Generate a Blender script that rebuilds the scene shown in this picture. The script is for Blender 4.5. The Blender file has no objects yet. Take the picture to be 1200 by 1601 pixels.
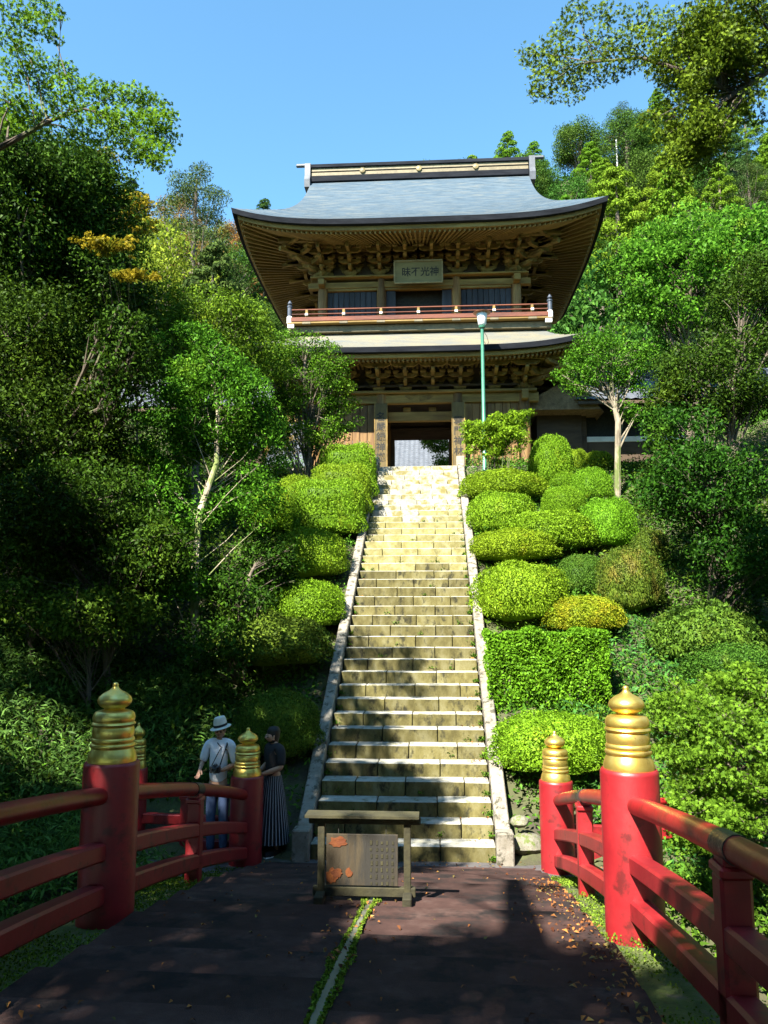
import bpy, math, random
import numpy as np
from mathutils import Vector, Matrix
R = math.radians
S = bpy.context.scene
COL = S.collection
rng = np.random.default_rng(11)
random.seed(5)

# ------------------------------------------------------------------ camera, sky, sun, exposure
ZC = 2.88
FPX, PITCH, YAW = 1226.0, 0.1389, 0.0614
cam = bpy.data.objects.new('camera', bpy.data.cameras.new('camera'))
COL.objects.link(cam)
cam.location = (0, 0, ZC)
cam.rotation_euler = (math.pi / 2 + PITCH, 0, YAW)
cam.data.sensor_fit = 'VERTICAL'
cam.data.sensor_height = 24
cam.data.lens = FPX / 1601 * 24
cam.data.clip_start = 0.05
cam.data.clip_end = 3000
S.camera = cam
SUN_EL, SUN_AZ = 47.0, 28.0          # azimuth: degrees to the left of straight behind the camera
w = bpy.data.worlds.new('World'); S.world = w; w.use_nodes = True
nt = w.node_tree
bg = nt.nodes['Background']
sky = nt.nodes.new('ShaderNodeTexSky')
sky.sky_type = 'NISHITA'; sky.sun_disc = False
sky.sun_elevation = R(SUN_EL); sky.sun_rotation = R(180 + SUN_AZ)
sky.air_density = 1.0; sky.dust_density = 0.2; sky.ozone_density = 1.0
tint = nt.nodes.new('ShaderNodeMix'); tint.data_type = 'RGBA'; tint.blend_type = 'MULTIPLY'; tint.inputs[0].default_value = 1
tint.inputs[7].default_value = (.66, 1.0, 1.03, 1)            # white balance of the whole sky
nt.links.new(sky.outputs[0], tint.inputs[6]); nt.links.new(tint.outputs[2], bg.inputs[0])
bg.inputs[1].default_value = 0.08
sl = bpy.data.lights.new('sun', 'SUN'); sl.energy = 5.0; sl.angle = R(0.5); sl.color = (1, .95, .86)
sun = bpy.data.objects.new('sun', sl); COL.objects.link(sun)
e, a = R(SUN_EL), R(SUN_AZ)
to_sun = Vector((-math.sin(a) * math.cos(e), -math.cos(a) * math.cos(e), math.sin(e)))
sun.rotation_euler = to_sun.to_track_quat('Z', 'Y').to_euler()
sun.location = (-10, -20, 30)
S.view_settings.view_transform = 'Standard'; S.view_settings.look = 'None'
S.view_settings.exposure = 2.22; S.view_settings.gamma = 1
S.view_settings.use_curve_mapping = False
S.render.engine = 'CYCLES'
S.cycles.max_bounces = 6; S.cycles.diffuse_bounces = 2; S.cycles.glossy_bounces = 2
S.cycles.transmission_bounces = 3; S.cycles.transparent_max_bounces = 4
S.cycles.sample_clamp_indirect = 4

# ------------------------------------------------------------------ measuring helpers
def ray(px, py):
    a = (px - 600) / FPX; u = (800.5 - py) / FPX
    b = math.cos(PITCH) - u * math.sin(PITCH); z = math.sin(PITCH) + u * math.cos(PITCH)
    return Vector((a * math.cos(YAW) - b * math.sin(YAW), a * math.sin(YAW) + b * math.cos(YAW), z))
def at(px, py, Y):
    d = ray(px, py); s = Y / d.y
    return Vector((d.x * s, Y, ZC + d.z * s))
def pxm(Y):                     # pixels of the photograph per metre at distance Y
    return FPX / (Y * 0.99)
def seen(p):
    x, y, z = p[0], p[1], p[2] - ZC
    c, s = math.cos(YAW), math.sin(YAW)
    aa = x * c + y * s; b = -x * s + y * c
    d = b * math.cos(PITCH) + z * math.sin(PITCH); u = -b * math.sin(PITCH) + z * math.cos(PITCH)
    if d < .1: return None
    return 600 + FPX * aa / d, 800.5 - FPX * u / d
def sstep(a, b, x):
    t = np.clip((np.asarray(x, float) - a) / (b - a), 0, 1); return t * t * (3 - 2 * t)
RISE, RUN, Y0, NSTEP, SX, SW = .1875, .3208, 10.0, 39, -.39, 2.27
def ht(x, y):
    x = np.asarray(x, float); y = np.asarray(y, float)
    low = np.where(x > 0, -1.0, -1.7)
    z = low + (0 - low) * sstep(6.6, 9.2, y)
    z = z + (low * 0 + .9 - z) * sstep(-3, -6, y) * 1.0
    z = z + np.clip(y - Y0, 0, 12.6) * (RISE / RUN)
    z = z + np.clip(-x - 5.5, 0, 14) * .45 * sstep(3, 11, y)
    z = z + np.clip(x - 6.5, 0, 14) * .4 * sstep(4, 12, y)
    z = z - .2 * sstep(1.35, 1.15, np.abs(x - SX)) * sstep(9.9, 10.4, y) * sstep(23.4, 22.2, y)
    hf = .82 + .38 * sstep(-16, 3, x) + .15 * sstep(-20, -38, x)
    z = z + np.clip(y - 50, 0, 36) * hf
    z = z + .06 * np.sin(x * 1.9 + y) + .05 * np.sin(y * 2.3 - x * .7)
    flat = sstep(9.0, 9.4, y) * sstep(10.2, 9.9, y) * sstep(3.6, 2.6, np.abs(x))
    return z * (1 - flat) + (-.03) * flat
def hit(px, py, y0=5.0):
    d = ray(px, py); t = y0 / d.y
    while t * d.y < 120:
        p = d * t
        if ZC + p.z <= float(ht(p.x, p.y)): return Vector((p.x, p.y, ZC + p.z))
        t += .02
    return None

# ------------------------------------------------------------------ materials
def newmat(name):
    m = bpy.data.materials.new(name); m.use_nodes = True
    return m, m.node_tree, m.node_tree.nodes['Principled BSDF']
def N(nt, kind, **kw):
    n = nt.nodes.new(kind)
    for k, v in kw.items(): setattr(n, k, v)
    return n
def coords(nt, scale=(1, 1, 1)):
    tc = N(nt, 'ShaderNodeTexCoord'); oi = N(nt, 'ShaderNodeObjectInfo')
    mul = N(nt, 'ShaderNodeMath', operation='MULTIPLY'); mul.inputs[1].default_value = 37.0
    nt.links.new(oi.outputs['Random'], mul.inputs[0])
    add = N(nt, 'ShaderNodeVectorMath', operation='ADD')
    nt.links.new(tc.outputs['Object'], add.inputs[0]); nt.links.new(mul.outputs[0], add.inputs[1])
    mp = N(nt, 'ShaderNodeMapping'); mp.inputs['Scale'].default_value = scale
    nt.links.new(add.outputs[0], mp.inputs[0])
    return mp.outputs[0]
def noise(nt, vec, scale, detail=4, rough=.6):
    n = N(nt, 'ShaderNodeTexNoise'); n.inputs['Scale'].default_value = scale
    n.inputs['Detail'].default_value = detail; n.inputs['Roughness'].default_value = rough
    nt.links.new(vec, n.inputs['Vector']); return n.outputs['Fac']
def ramp(nt, fac, stops):
    r = N(nt, 'ShaderNodeValToRGB'); cr = r.color_ramp
    while len(cr.elements) < len(stops): cr.elements.new(.5)
    for el, (p, c) in zip(cr.elements, stops):
        el.position = p; el.color = (*c, 1)
    nt.links.new(fac, r.inputs[0]); return r.outputs[0]
def mix(nt, fac, c1, c2, mode='MIX'):
    m = N(nt, 'ShaderNodeMix', data_type='RGBA', blend_type=mode)
    if isinstance(fac, float): m.inputs[0].default_value = fac
    else: nt.links.new(fac, m.inputs[0])
    for i, c in ((6, c1), (7, c2)):
        if isinstance(c, tuple): m.inputs[i].default_value = (*c, 1)
        else: nt.links.new(c, m.inputs[i])
    return m.outputs[2]
def surf(name, stops, scale=6, stretch=(1, 1, 1), rough=.7, bump=.3, bscale=30, metal=0., spec=.4, patch=None, vary=.25, bdist=.02):
    m, nt, b = newmat(name)
    v = coords(nt, stretch)
    c = ramp(nt, noise(nt, v, scale, 7, .68), [(.5 + (q - .5) * .7, c_) for q, c_ in stops])
    if patch:                                       # (colour, noise scale, low, high): stains, lichen, wear
        col, sc, lo, hi = patch; hi = lo + (hi - lo) * .55
        f = ramp(nt, noise(nt, v, sc, 6, .65), [(lo, (0, 0, 0)), (hi, (1, 1, 1))])
        c = mix(nt, f, c, col)
    oi = N(nt, 'ShaderNodeObjectInfo')
    mr = N(nt, 'ShaderNodeMapRange'); mr.inputs[3].default_value = 1 - vary; mr.inputs[4].default_value = 1 + vary * .6
    nt.links.new(oi.outputs['Random'], mr.inputs[0])
    hs = N(nt, 'ShaderNodeHueSaturation'); nt.links.new(mr.outputs[0], hs.inputs['Value']); nt.links.new(c, hs.inputs['Color'])
    nt.links.new(hs.outputs[0], b.inputs['Base Color'])
    b.inputs['Roughness'].default_value = rough; b.inputs['Metallic'].default_value = metal
    b.inputs['Specular IOR Level'].default_value = spec
    if bump:
        bp = N(nt, 'ShaderNodeBump'); bp.inputs['Strength'].default_value = bump; bp.inputs['Distance'].default_value = bdist
        nt.links.new(noise(nt, v, bscale, 5), bp.inputs['Height']); nt.links.new(bp.outputs[0], b.inputs['Normal'])
    return m
def leafmat(name, c1, c2, accent=None, acc=(.62, .7), acc_scale=1.2, trans=.3, rough=.45, huev=.03, valv=.35):
    m, nt, b = newmat(name)
    g = N(nt, 'ShaderNodeNewGeometry')
    c = mix(nt, g.outputs['Random Per Island'], c1, c2)
    if accent:
        tc = N(nt, 'ShaderNodeTexCoord')
        oi0 = N(nt, 'ShaderNodeObjectInfo')
        ad = N(nt, 'ShaderNodeVectorMath', operation='ADD'); nt.links.new(tc.outputs['Object'], ad.inputs[0]); nt.links.new(oi0.outputs['Location'], ad.inputs[1])
        nn = noise(nt, ad.outputs[0], acc_scale, 3)
        f = ramp(nt, nn, [(acc[0], (0, 0, 0)), (acc[1], (1, 1, 1))])
        c = mix(nt, f, c, accent)
    oi = N(nt, 'ShaderNodeObjectInfo')
    hs = N(nt, 'ShaderNodeHueSaturation')
    for lo, hi, src, dst in ((.5 - huev, .5 + huev * .6, oi.outputs['Random'], 'Hue'), (1 - valv, 1 + valv, g.outputs['Random Per Island'], 'Value')):
        mr = N(nt, 'ShaderNodeMapRange'); mr.inputs[3].default_value = lo; mr.inputs[4].default_value = hi
        nt.links.new(src, mr.inputs[0]); nt.links.new(mr.outputs[0], hs.inputs[dst])
    nt.links.new(c, hs.inputs['Color'])
    nt.links.new(hs.outputs[0], b.inputs['Base Color'])
    b.inputs['Roughness'].default_value = rough; b.inputs['Specular IOR Level'].default_value = .05
    tr = N(nt, 'ShaderNodeBsdfTranslucent'); nt.links.new(hs.outputs[0], tr.inputs[0])
    mx = N(nt, 'ShaderNodeMixShader'); mx.inputs[0].default_value = trans
    nt.links.new(b.outputs[0], mx.inputs[1]); nt.links.new(tr.outputs[0], mx.inputs[2])
    nt.links.new(mx.outputs[0], nt.nodes['Material Output'].inputs[0])
    return m
M = {}
M['soil'] = surf('soil', [(.3, (.035, .03, .018)), (.55, (.05, .055, .02)), (.75, (.06, .075, .02))], 2.5, rough=.95, bump=.6, bscale=12, bdist=.06)
M['path'] = surf('path', [(.3, (.06, .055, .055)), (.7, (.1, .09, .085))], 5, rough=.9, bump=.5, bscale=90, patch=((.05, .07, .02), 2.2, .55, .72))
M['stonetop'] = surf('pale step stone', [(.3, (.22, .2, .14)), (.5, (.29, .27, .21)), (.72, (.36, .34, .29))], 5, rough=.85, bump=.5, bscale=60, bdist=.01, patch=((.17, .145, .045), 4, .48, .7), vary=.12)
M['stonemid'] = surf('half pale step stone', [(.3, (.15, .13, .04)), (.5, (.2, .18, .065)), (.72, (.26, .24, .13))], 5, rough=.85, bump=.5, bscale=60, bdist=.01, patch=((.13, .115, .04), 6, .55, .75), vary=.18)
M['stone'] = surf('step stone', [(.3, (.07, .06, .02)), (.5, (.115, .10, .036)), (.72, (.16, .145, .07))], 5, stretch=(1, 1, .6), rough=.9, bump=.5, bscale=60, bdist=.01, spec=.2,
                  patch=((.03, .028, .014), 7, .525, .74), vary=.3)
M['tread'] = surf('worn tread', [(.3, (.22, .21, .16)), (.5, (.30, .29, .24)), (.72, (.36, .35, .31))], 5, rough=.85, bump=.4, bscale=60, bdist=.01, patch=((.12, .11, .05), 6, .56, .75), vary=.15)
M['curb'] = surf('curb stone', [(.3, (.17, .15, .11)), (.7, (.27, .245, .2))], 6, rough=.85, bump=.5, bscale=70, bdist=.01, patch=((.06, .055, .035), 9, .52, .7), vary=.15)
M['rock'] = surf('rock', [(.3, (.12, .115, .08)), (.7, (.22, .2, .15))], 4, rough=.9, bump=.8, bscale=18, patch=((.1, .13, .03), 3, .5, .65))
WOODC = [(.28, (.11, .064, .014)), (.5, (.19, .118, .026)), (.72, (.28, .182, .05))]
M['wood'] = surf('weathered wood', WOODC, 4, stretch=(1, 1, 1), rough=.75, bump=.4, bscale=40, bdist=.01, vary=.22)
M['woodx'] = surf('beam wood', WOODC, 5, stretch=(.12, 1, 1), rough=.72, bump=.5, bscale=30, bdist=.01, vary=.2)
M['woodz'] = surf('upright wood', [(.28, (.09, .045, .014)), (.5, (.18, .095, .03)), (.72, (.28, .17, .055))], 6, stretch=(1, 1, .1), rough=.72, bump=.5, bscale=30, bdist=.01, vary=.35)
M['wooddark'] = surf('dark wood', [(.3, (.045, .028, .016)), (.7, (.085, .055, .03))], 5, stretch=(.2, 1, 1), rough=.8, vary=.2)
M['woodgrey'] = surf('grey panel', [(.3, (.022, .023, .03)), (.7, (.045, .048, .057))], 5, stretch=(1, 1, .15), rough=.8, vary=.3)
M['rail_red'] = surf('balcony red wood', [(.3, (.07, .02, .01)), (.7, (.17, .045, .018))], 5, stretch=(.2, 1, 1), rough=.7)
M['paintwhite'] = surf('white paint', [(.3, (.62, .6, .56)), (.7, (.78, .76, .72))], 8, rough=.6, bump=.1)
M['plaster'] = surf('plaster', [(.3, (.6, .58, .52)), (.7, (.74, .72, .66))], 3, rough=.85, bump=.2)
M['couplet'] = surf('weathered couplet board', [(.3, (.08, .055, .018)), (.7, (.16, .115, .042))], 5, stretch=(1, 1, .15), rough=.8)
M['inkblack'] = surf('ink', [(.3, (.01, .01, .01)), (.7, (.03, .028, .02))], 20, rough=.8, bump=0)
M['plaque'] = surf('plaque board', [(.3, (.12, .1, .042)), (.7, (.19, .155, .065))], 5, stretch=(.2, 1, 1), rough=.7)
M['goldfade'] = surf('faded gold', [(.3, (.16, .12, .05)), (.7, (.25, .2, .09))], 8, rough=.5)
M['roofup'] = surf('upper roof sheet', [(.3, (.035, .058, .078)), (.5, (.05, .076, .1)), (.72, (.068, .096, .118))], 7, stretch=(.3, 2.2, 1), rough=.75, spec=.2, bump=.4, bscale=25, bdist=.012, patch=((.09, .105, .11), 4, .5, .75), vary=.0)
M['rooflow'] = surf('lower roof sheet', [(.3, (.10, .108, .105)), (.55, (.15, .138, .098)), (.75, (.19, .16, .095))], 1.1, stretch=(.5, 1.4, 1), rough=.6, bump=.3, bscale=30, bdist=.01)
M['fascia'] = surf('eave edge', [(.3, (.010, .011, .014)), (.7, (.02, .022, .027))], 6, stretch=(.2, 1, 1), rough=.95, spec=.08)
M['copper'] = surf('ridge cap', [(.3, (.03, .04, .06)), (.7, (.06, .075, .1))], 5, rough=.5)
M['cream'] = surf('ridge band', [(.3, (.11, .088, .045)), (.7, (.17, .135, .07))], 6, rough=.6)
M['tile'] = surf('grey roof tile', [(.3, (.065, .07, .08)), (.7, (.1, .108, .12))], 4, rough=.5, bump=.2, vary=.1)
M['thatch'] = surf('thatch', [(.3, (.12, .08, .045)), (.7, (.26, .17, .09))], 8, rough=.95, bump=.8, bscale=50)
M['red'] = surf('red lacquer', [(.3, (.19, .007, .01)), (.6, (.25, .012, .015)), (.8, (.30, .025, .026))], 3, rough=.45, bump=.1, bscale=14, spec=.55, patch=((.10, .008, .008), 6, .54, .75), vary=.12)
M['redrail'] = surf('worn handrail lacquer', [(.3, (.19, .007, .009)), (.65, (.25, .014, .012))], 3, rough=.36, bump=.1, bscale=20, spec=.4, patch=((.10, .012, .006), 3.5, .5, .8), vary=.08)
M['gold'] = surf('gilt metal', [(.3, (.68, .47, .09)), (.6, (.8, .58, .15)), (.8, (.86, .68, .26))], 5, rough=.38, bump=.06, bscale=18, metal=.9, patch=((.45, .27, .05), 6, .58, .75), vary=.06)
M['deck'] = surf('deck board', [(.3, (.034, .018, .015)), (.55, (.052, .028, .023)), (.75, (.075, .046, .038))], 3, rough=.92, bump=.7, bscale=160, bdist=.006, spec=.15, patch=((.018, .014, .013), 2.5, .5, .7), vary=.35)
M['strip'] = surf('metal strip', [(.3, (.14, .15, .1)), (.7, (.24, .24, .17))], 8, stretch=(1, .2, 1), rough=.55, metal=.3)
M['moss'] = leafmat('moss', (.07, .13, .012), (.13, .2, .02), trans=.15, rough=.9)
M['mossyedge'] = surf('mossy edge', [(.35, (.05, .075, .015)), (.55, (.09, .12, .02)), (.75, (.13, .11, .07))], 6, rough=.95, bump=.8, bscale=60, bdist=.02)
M['sign'] = surf('sign board', [(.3, (.03, .021, .01)), (.7, (.055, .041, .02))], 5, stretch=(1, 1, .2), rough=.8, patch=((.018, .016, .012), 3, .48, .62))
M['signwood'] = surf('mossy timber', [(.3, (.02, .018, .008)), (.7, (.045, .04, .015))], 6, rough=.85)
M['orange'] = surf('orange paint remains', [(.3, (.11, .026, .005)), (.7, (.17, .05, .008))], 14, rough=.8)
M['lampgreen'] = surf('green paint', [(.3, (.035, .14, .085)), (.7, (.05, .19, .115))], 6, rough=.35, bump=.05, spec=.5, vary=.02)
M['rust'] = surf('rusty disc', [(.3, (.3, .1, .05)), (.7, (.42, .17, .1))], 8, rough=.5)
gm, gnt, gb = newmat('lamp glass'); gb.inputs['Base Color'].default_value = (.78, .8, .76, 1); gb.inputs['Roughness'].default_value = .15
gb.inputs['Transmission Weight'].default_value = .25; M['glass'] = gm
wm, wnt, wb_ = newmat('stream water'); wb_.inputs['Base Color'].default_value = (.02, .03, .025, 1); wb_.inputs['Roughness'].default_value = .08; M['water'] = wm
M['bark'] = surf('bark', [(.3, (.06, .045, .03)), (.7, (.15, .12, .085))], 8, stretch=(1, 1, .3), rough=.9, bump=.8, bscale=25, patch=((.1, .13, .04), 3, .55, .68))
M['barkpale'] = surf('pale bark', [(.3, (.15, .12, .08)), (.7, (.34, .29, .2))], 8, stretch=(1, 1, .3), rough=.9, bump=.8, bscale=25, patch=((.12, .15, .04), 3, .5, .62))
G = {}
G['azalea'] = leafmat('azalea leaf', (.085, .19, .008), (.14, .26, .014), (.19, .22, .012), (.62, .78), 1.6, .3)
G['azalea_yellow'] = leafmat('yellowing azalea leaf', (.15, .2, .01), (.23, .245, .012), (.26, .21, .014), (.5, .72), 2.2, .25)
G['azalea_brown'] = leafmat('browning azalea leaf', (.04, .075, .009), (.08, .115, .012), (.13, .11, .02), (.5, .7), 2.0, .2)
G['azalea_shade_dark'] = leafmat('shade darkened azalea leaf', (.035, .085, .01), (.07, .135, .014), (.1, .14, .016), (.6, .75), 1.5, .2)  # darker azalea copy: shade of the shadowed shrubs put in the leaf colour
G['camellia'] = leafmat('glossy camellia leaf', (.035, .095, .006), (.08, .17, .01), (.13, .2, .012), (.56, .72), .8, .25, .5)
G['evergreen'] = leafmat('dark evergreen leaf', (.012, .038, .004), (.035, .08, .006), (.08, .14, .01), (.6, .76), .6, .2, .5)
G['maple'] = leafmat('maple leaf', (.07, .16, .012), (.12, .23, .018), (.18, .22, .02), (.62, .75), .9, .4)
G['maple_mixed'] = leafmat('turning maple leaf', (.045, .11, .01), (.10, .19, .013), (.22, .17, .015), (.6, .74), .8, .28)
G['maple_light'] = leafmat('light maple leaf', (.09, .18, .011), (.14, .24, .014), (.2, .16, .015), (.6, .74), .8, .45)
G['maple_yellow'] = leafmat('yellow maple leaf', (.2, .17, .012), (.3, .24, .016), (.11, .16, .013), (.5, .64), 1.3, .4)
G['undergrowth'] = leafmat('undergrowth leaf', (.035, .10, .011), (.075, .17, .015), (.12, .17, .015), (.6, .75), .6, .3)
G['sasa'] = leafmat('bamboo grass leaf', (.035, .1, .02), (.07, .17, .03), None, trans=.3)
G['nandina'] = leafmat('nandina leaf', (.11, .22, .012), (.18, .3, .015), None, trans=.4)
G['sugi'] = leafmat('cedar spray', (.065, .14, .009), (.105, .2, .012), (.13, .18, .012), (.6, .8), .25, .2, .7)
G['sugi_dark'] = leafmat('dark cedar spray', (.02, .05, .012), (.04, .08, .014), None, trans=.15, rough=.7)
G['hill_green'] = leafmat('hill broadleaf', (.035, .085, .014), (.065, .135, .018), (.1, .15, .02), (.6, .8), .25, .25, .6)
G['hill_lime'] = leafmat('hill lime leaf', (.13, .19, .015), (.17, .22, .02), None, trans=.3, rough=.6)
G['hill_brown'] = leafmat('hill autumn leaf', (.18, .11, .03), (.24, .15, .04), (.11, .14, .02), (.5, .62), .5, .3, .7)
G['pine'] = leafmat('pine needles', (.03, .06, .015), (.06, .09, .02), (.09, .1, .02), (.6, .75), .4, .15, .6)

# ------------------------------------------------------------------ mesh helpers
class MB:
    def __init__(s): s.V = []; s.F = []
    def add(s, V, F):
        o = len(s.V); s.V += [tuple(v) for v in V]; s.F += [tuple(i + o for i in f) for f in F]
    def box(s, c, d, bev=0., mtx=None):
        x, y, z = d[0] / 2, d[1] / 2, d[2] / 2
        if bev <= 0:
            V = [(-x, -y, -z), (x, -y, -z), (x, y, -z), (-x, y, -z), (-x, -y, z), (x, -y, z), (x, y, z), (-x, y, z)]
            F = [(0, 3, 2, 1), (4, 5, 6, 7), (0, 1, 5, 4), (1, 2, 6, 5), (2, 3, 7, 6), (3, 0, 4, 7)]
        else:
            b = bev; V = []; idx = {}
            for sx in (-1, 1):
                for sy in (-1, 1):
                    for sz in (-1, 1):
                        for ax in range(3):
                            p = [sx * (x - b), sy * (y - b), sz * (z - b)]; p[ax] = (sx * x, sy * y, sz * z)[ax]
                            idx[(sx, sy, sz, ax)] = len(V); V.append(tuple(p))
            I = lambda sx, sy, sz, ax: idx[(sx, sy, sz, ax)]
            F = []
            for q in (-1, 1):
                F.append([I(q, -1, -1, 0), I(q, 1, -1, 0), I(q, 1, 1, 0), I(q, -1, 1, 0)][::q])
                F.append([I(-1, q, -1, 1), I(1, q, -1, 1), I(1, q, 1, 1), I(-1, q, 1, 1)][::-q])
                F.append([I(-1, -1, q, 2), I(1, -1, q, 2), I(1, 1, q, 2), I(-1, 1, q, 2)][::q])
            for p in (-1, 1):
                for q in (-1, 1):
                    F.append([I(-1, p, q, 1), I(1, p, q, 1), I(1, p, q, 2), I(-1, p, q, 2)][::-p * q])
                    F.append([I(p, -1, q, 0), I(p, 1, q, 0), I(p, 1, q, 2), I(p, -1, q, 2)][::p * q])
                    F.append([I(p, q, -1, 0), I(p, q, 1, 0), I(p, q, 1, 1), I(p, q, -1, 1)][::-p * q])
                    for r_ in (-1, 1): F.append([I(p, q, r_, 0), I(p, q, r_, 1), I(p, q, r_, 2)][::p * q * r_])
        if mtx is not None: V = [mtx @ Vector(v) for v in V]
        s.add([(v[0] + c[0], v[1] + c[1], v[2] + c[2]) for v in V], F)
    def tube(s, pts, rad, n=6, caps=True):
        pts = [Vector(p) for p in pts]
        if not hasattr(rad, '__len__'): rad = [rad] * len(pts)
        V = []; F = []
        up = Vector((.13, .07, 1))
        for i, p in enumerate(pts):
            d = (pts[min(i + 1, len(pts) - 1)] - pts[max(i - 1, 0)]).normalized()
            u = d.cross(up)
            if u.length < .05: u = d.cross(Vector((1, 0, 0)))
            u.normalize(); v = u.cross(d)
            for k in range(n):
                an = 2 * math.pi * k / n; V.append(p + (u * math.cos(an) + v * math.sin(an)) * rad[i])
        for i in range(len(pts) - 1):
            for k in range(n):
                F.append((i * n + k, i * n + (k + 1) % n, (i + 1) * n + (k + 1) % n, (i + 1) * n + k))
        if caps:
            F.append(tuple(range(n - 1, -1, -1))); F.append(tuple((len(pts) - 1) * n + k for k in range(n)))
        s.add(V, F)
    def beam(s, pts, w, h, side=None):          # rectangular bar along a path, h upright
        pts = [Vector(p) for p in pts]; V = []; F = []
        for i, p in enumerate(pts):
            d = (pts[min(i + 1, len(pts) - 1)] - pts[max(i - 1, 0)]).normalized()
            u = d.cross(Vector((0, 0, 1))).normalized(); v = u.cross(d).normalized()
            c = min(w, h) * .12
            for a_, b_ in ((-w / 2 + c, -h / 2), (w / 2 - c, -h / 2), (w / 2, -h / 2 + c), (w / 2, h / 2 - c), (w / 2 - c, h / 2), (-w / 2 + c, h / 2), (-w / 2, h / 2 - c), (-w / 2, -h / 2 + c)):
                V.append(p + u * a_ + v * b_)
        n = 8
        for i in range(len(pts) - 1):
            for k in range(n): F.append((i * n + k, i * n + (k + 1) % n, (i + 1) * n + (k + 1) % n, (i + 1) * n + k))
        F.append(tuple(range(n - 1, -1, -1))); F.append(tuple((len(pts) - 1) * n + k for k in range(n)))
        s.add(V, F)
    def lathe(s, prof, n=24, c=(0, 0, 0)):
        V = []; F = []
        for r_, z in prof:
            for k in range(n):
                an = 2 * math.pi * k / n; V.append((c[0] + r_ * math.cos(an), c[1] + r_ * math.sin(an), c[2] + z))
        for i in range(len(prof) - 1):
            for k in range(n): F.append((i * n + k, i * n + (k + 1) % n, (i + 1) * n + (k + 1) % n, (i + 1) * n + k))
        F.append(tuple(range(n - 1, -1, -1))); F.append(tuple((len(prof) - 1) * n + k for k in range(n)))
        s.add(V, F)
    def prism(s, poly, y0, y1, axis='y'):       # polygon in x,z pushed along y (or in y,z along x)
        n = len(poly); V = []
        for t in (y0, y1):
            for a_, b_ in poly: V.append((a_, t, b_) if axis == 'y' else (t, a_, b_))
        F = [tuple(range(n)), tuple(range(2 * n - 1, n - 1, -1))] + [(k, k + n, (k + 1) % n + n, (k + 1) % n) for k in range(n)]
        s.add(V, F)
    def grid(s, rows):
        V = [p for r_ in rows for p in r_]; n = len(rows[0]); F = []
        for i in range(len(rows) - 1):
            for k in range(n - 1): F.append((i * n + k, i * n + k + 1, (i + 1) * n + k + 1, (i + 1) * n + k))
        s.add(V, F)
    def mesh(s, name, m, smooth=None):
        me = bpy.data.meshes.new(name); me.from_pydata(s.V, [], s.F)
        me.materials.append(m)
        if smooth:
            me.polygons.foreach_set('use_smooth', [True] * len(me.polygons)); me.set_sharp_from_angle(angle=R(smooth))
        me.update(); return me
    def build(s, name, m, parent=None, loc=(0, 0, 0), smooth=None):
        return place(name, s.mesh(name, m, smooth), parent, loc)
def place(name, me, parent=None, loc=(0, 0, 0), rot=None, scale=None, m=None):
    o = bpy.data.objects.new(name, me); COL.objects.link(o)
    o.parent = parent; o.location = loc
    if rot is not None: o.rotation_euler = rot
    if scale is not None: o.scale = scale
    if m is not None:
        o.material_slots[0].link = 'OBJECT'; o.material_slots[0].material = m
    return o
def tag(o, label=None, cat=None, group=None, kind=None):
    if label: o['label'] = label
    if cat: o['category'] = cat
    if group: o['group'] = group
    if kind: o['kind'] = kind
    return o
def thing(name, loc, label, cat, group=None, rz=0):
    o = bpy.data.objects.new(name, None); COL.objects.link(o); o.location = loc; o.rotation_euler = (0, 0, rz)
    o.empty_display_size = .2
    return tag(o, label, cat, group)
def npmesh(name, V, Q, m, smooth=False):        # V (n,3), Q (k,4) quads
    me = bpy.data.meshes.new(name)
    me.vertices.add(len(V)); me.vertices.foreach_set('co', np.ascontiguousarray(V, dtype=np.float32).ravel())
    k = Q.shape[1]
    me.loops.add(Q.size); me.loops.foreach_set('vertex_index', np.ascontiguousarray(Q, dtype=np.int32).ravel())
    me.polygons.add(len(Q)); me.polygons.foreach_set('loop_start', np.arange(0, Q.size, k, dtype=np.int32))
    me.polygons.foreach_set('loop_total', np.full(len(Q), k, dtype=np.int32))
    me.materials.append(m); me.update(calc_edges=True); me.validate()
    return me
def unit(a): return a / np.maximum(np.linalg.norm(a, axis=-1, keepdims=True), 1e-9)
def leaves(P, Nn, size, aspect=.45, spread=.6, fold=.18, droop=0., svar=.5, kind='leaf'):
    """one folded quad (or a three-lobed leaf) per point"""
    n = len(P)
    nr = unit(unit(Nn) * (1 - spread) + unit(rng.normal(size=(n, 3))) * spread)
    t = rng.normal(size=(n, 3)); t[:, 2] -= droop
    t = unit(t - nr * (t * nr).sum(1, keepdims=True))
    b = np.cross(nr, t)
    L = (size * (1 - svar / 2 + svar * rng.random(n)))[:, None]
    if kind == 'leaf':
        V = np.stack([P - t * L * .5, P + b * L * aspect * .5 + nr * L * fold, P + t * L * .5, P - b * L * aspect * .5 + nr * L * fold], 1).reshape(-1, 3)
        Q = np.arange(4 * n).reshape(-1, 4)
        return V, Q
    vs = [P - t * L * .35]                       # palmate leaf: five lobes from one base
    angs = (-1.25, -.62, 0, .62, 1.25); lens = (.62, .85, 1, .85, .62)
    for an, ln in zip(angs, lens):
        d = t * math.cos(an) + b * math.sin(an); q = np.cross(nr, d)
        for f_, w_, up in ((.5, .11, .03), (1, 0, -.12), (.5, -.11, .03)):
            vs.append(P - t * L * .35 + d * L * ln * f_ * .8 + q * L * w_ + nr * L * up)
    V = np.stack(vs, 1).reshape(-1, 3)
    base = (np.arange(n) * 16)[:, None]
    Q = np.concatenate([base + np.array([[0, 1 + 3 * k, 2 + 3 * k, 3 + 3 * k]]) for k in range(5)], 0)
    return V, Q
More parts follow.
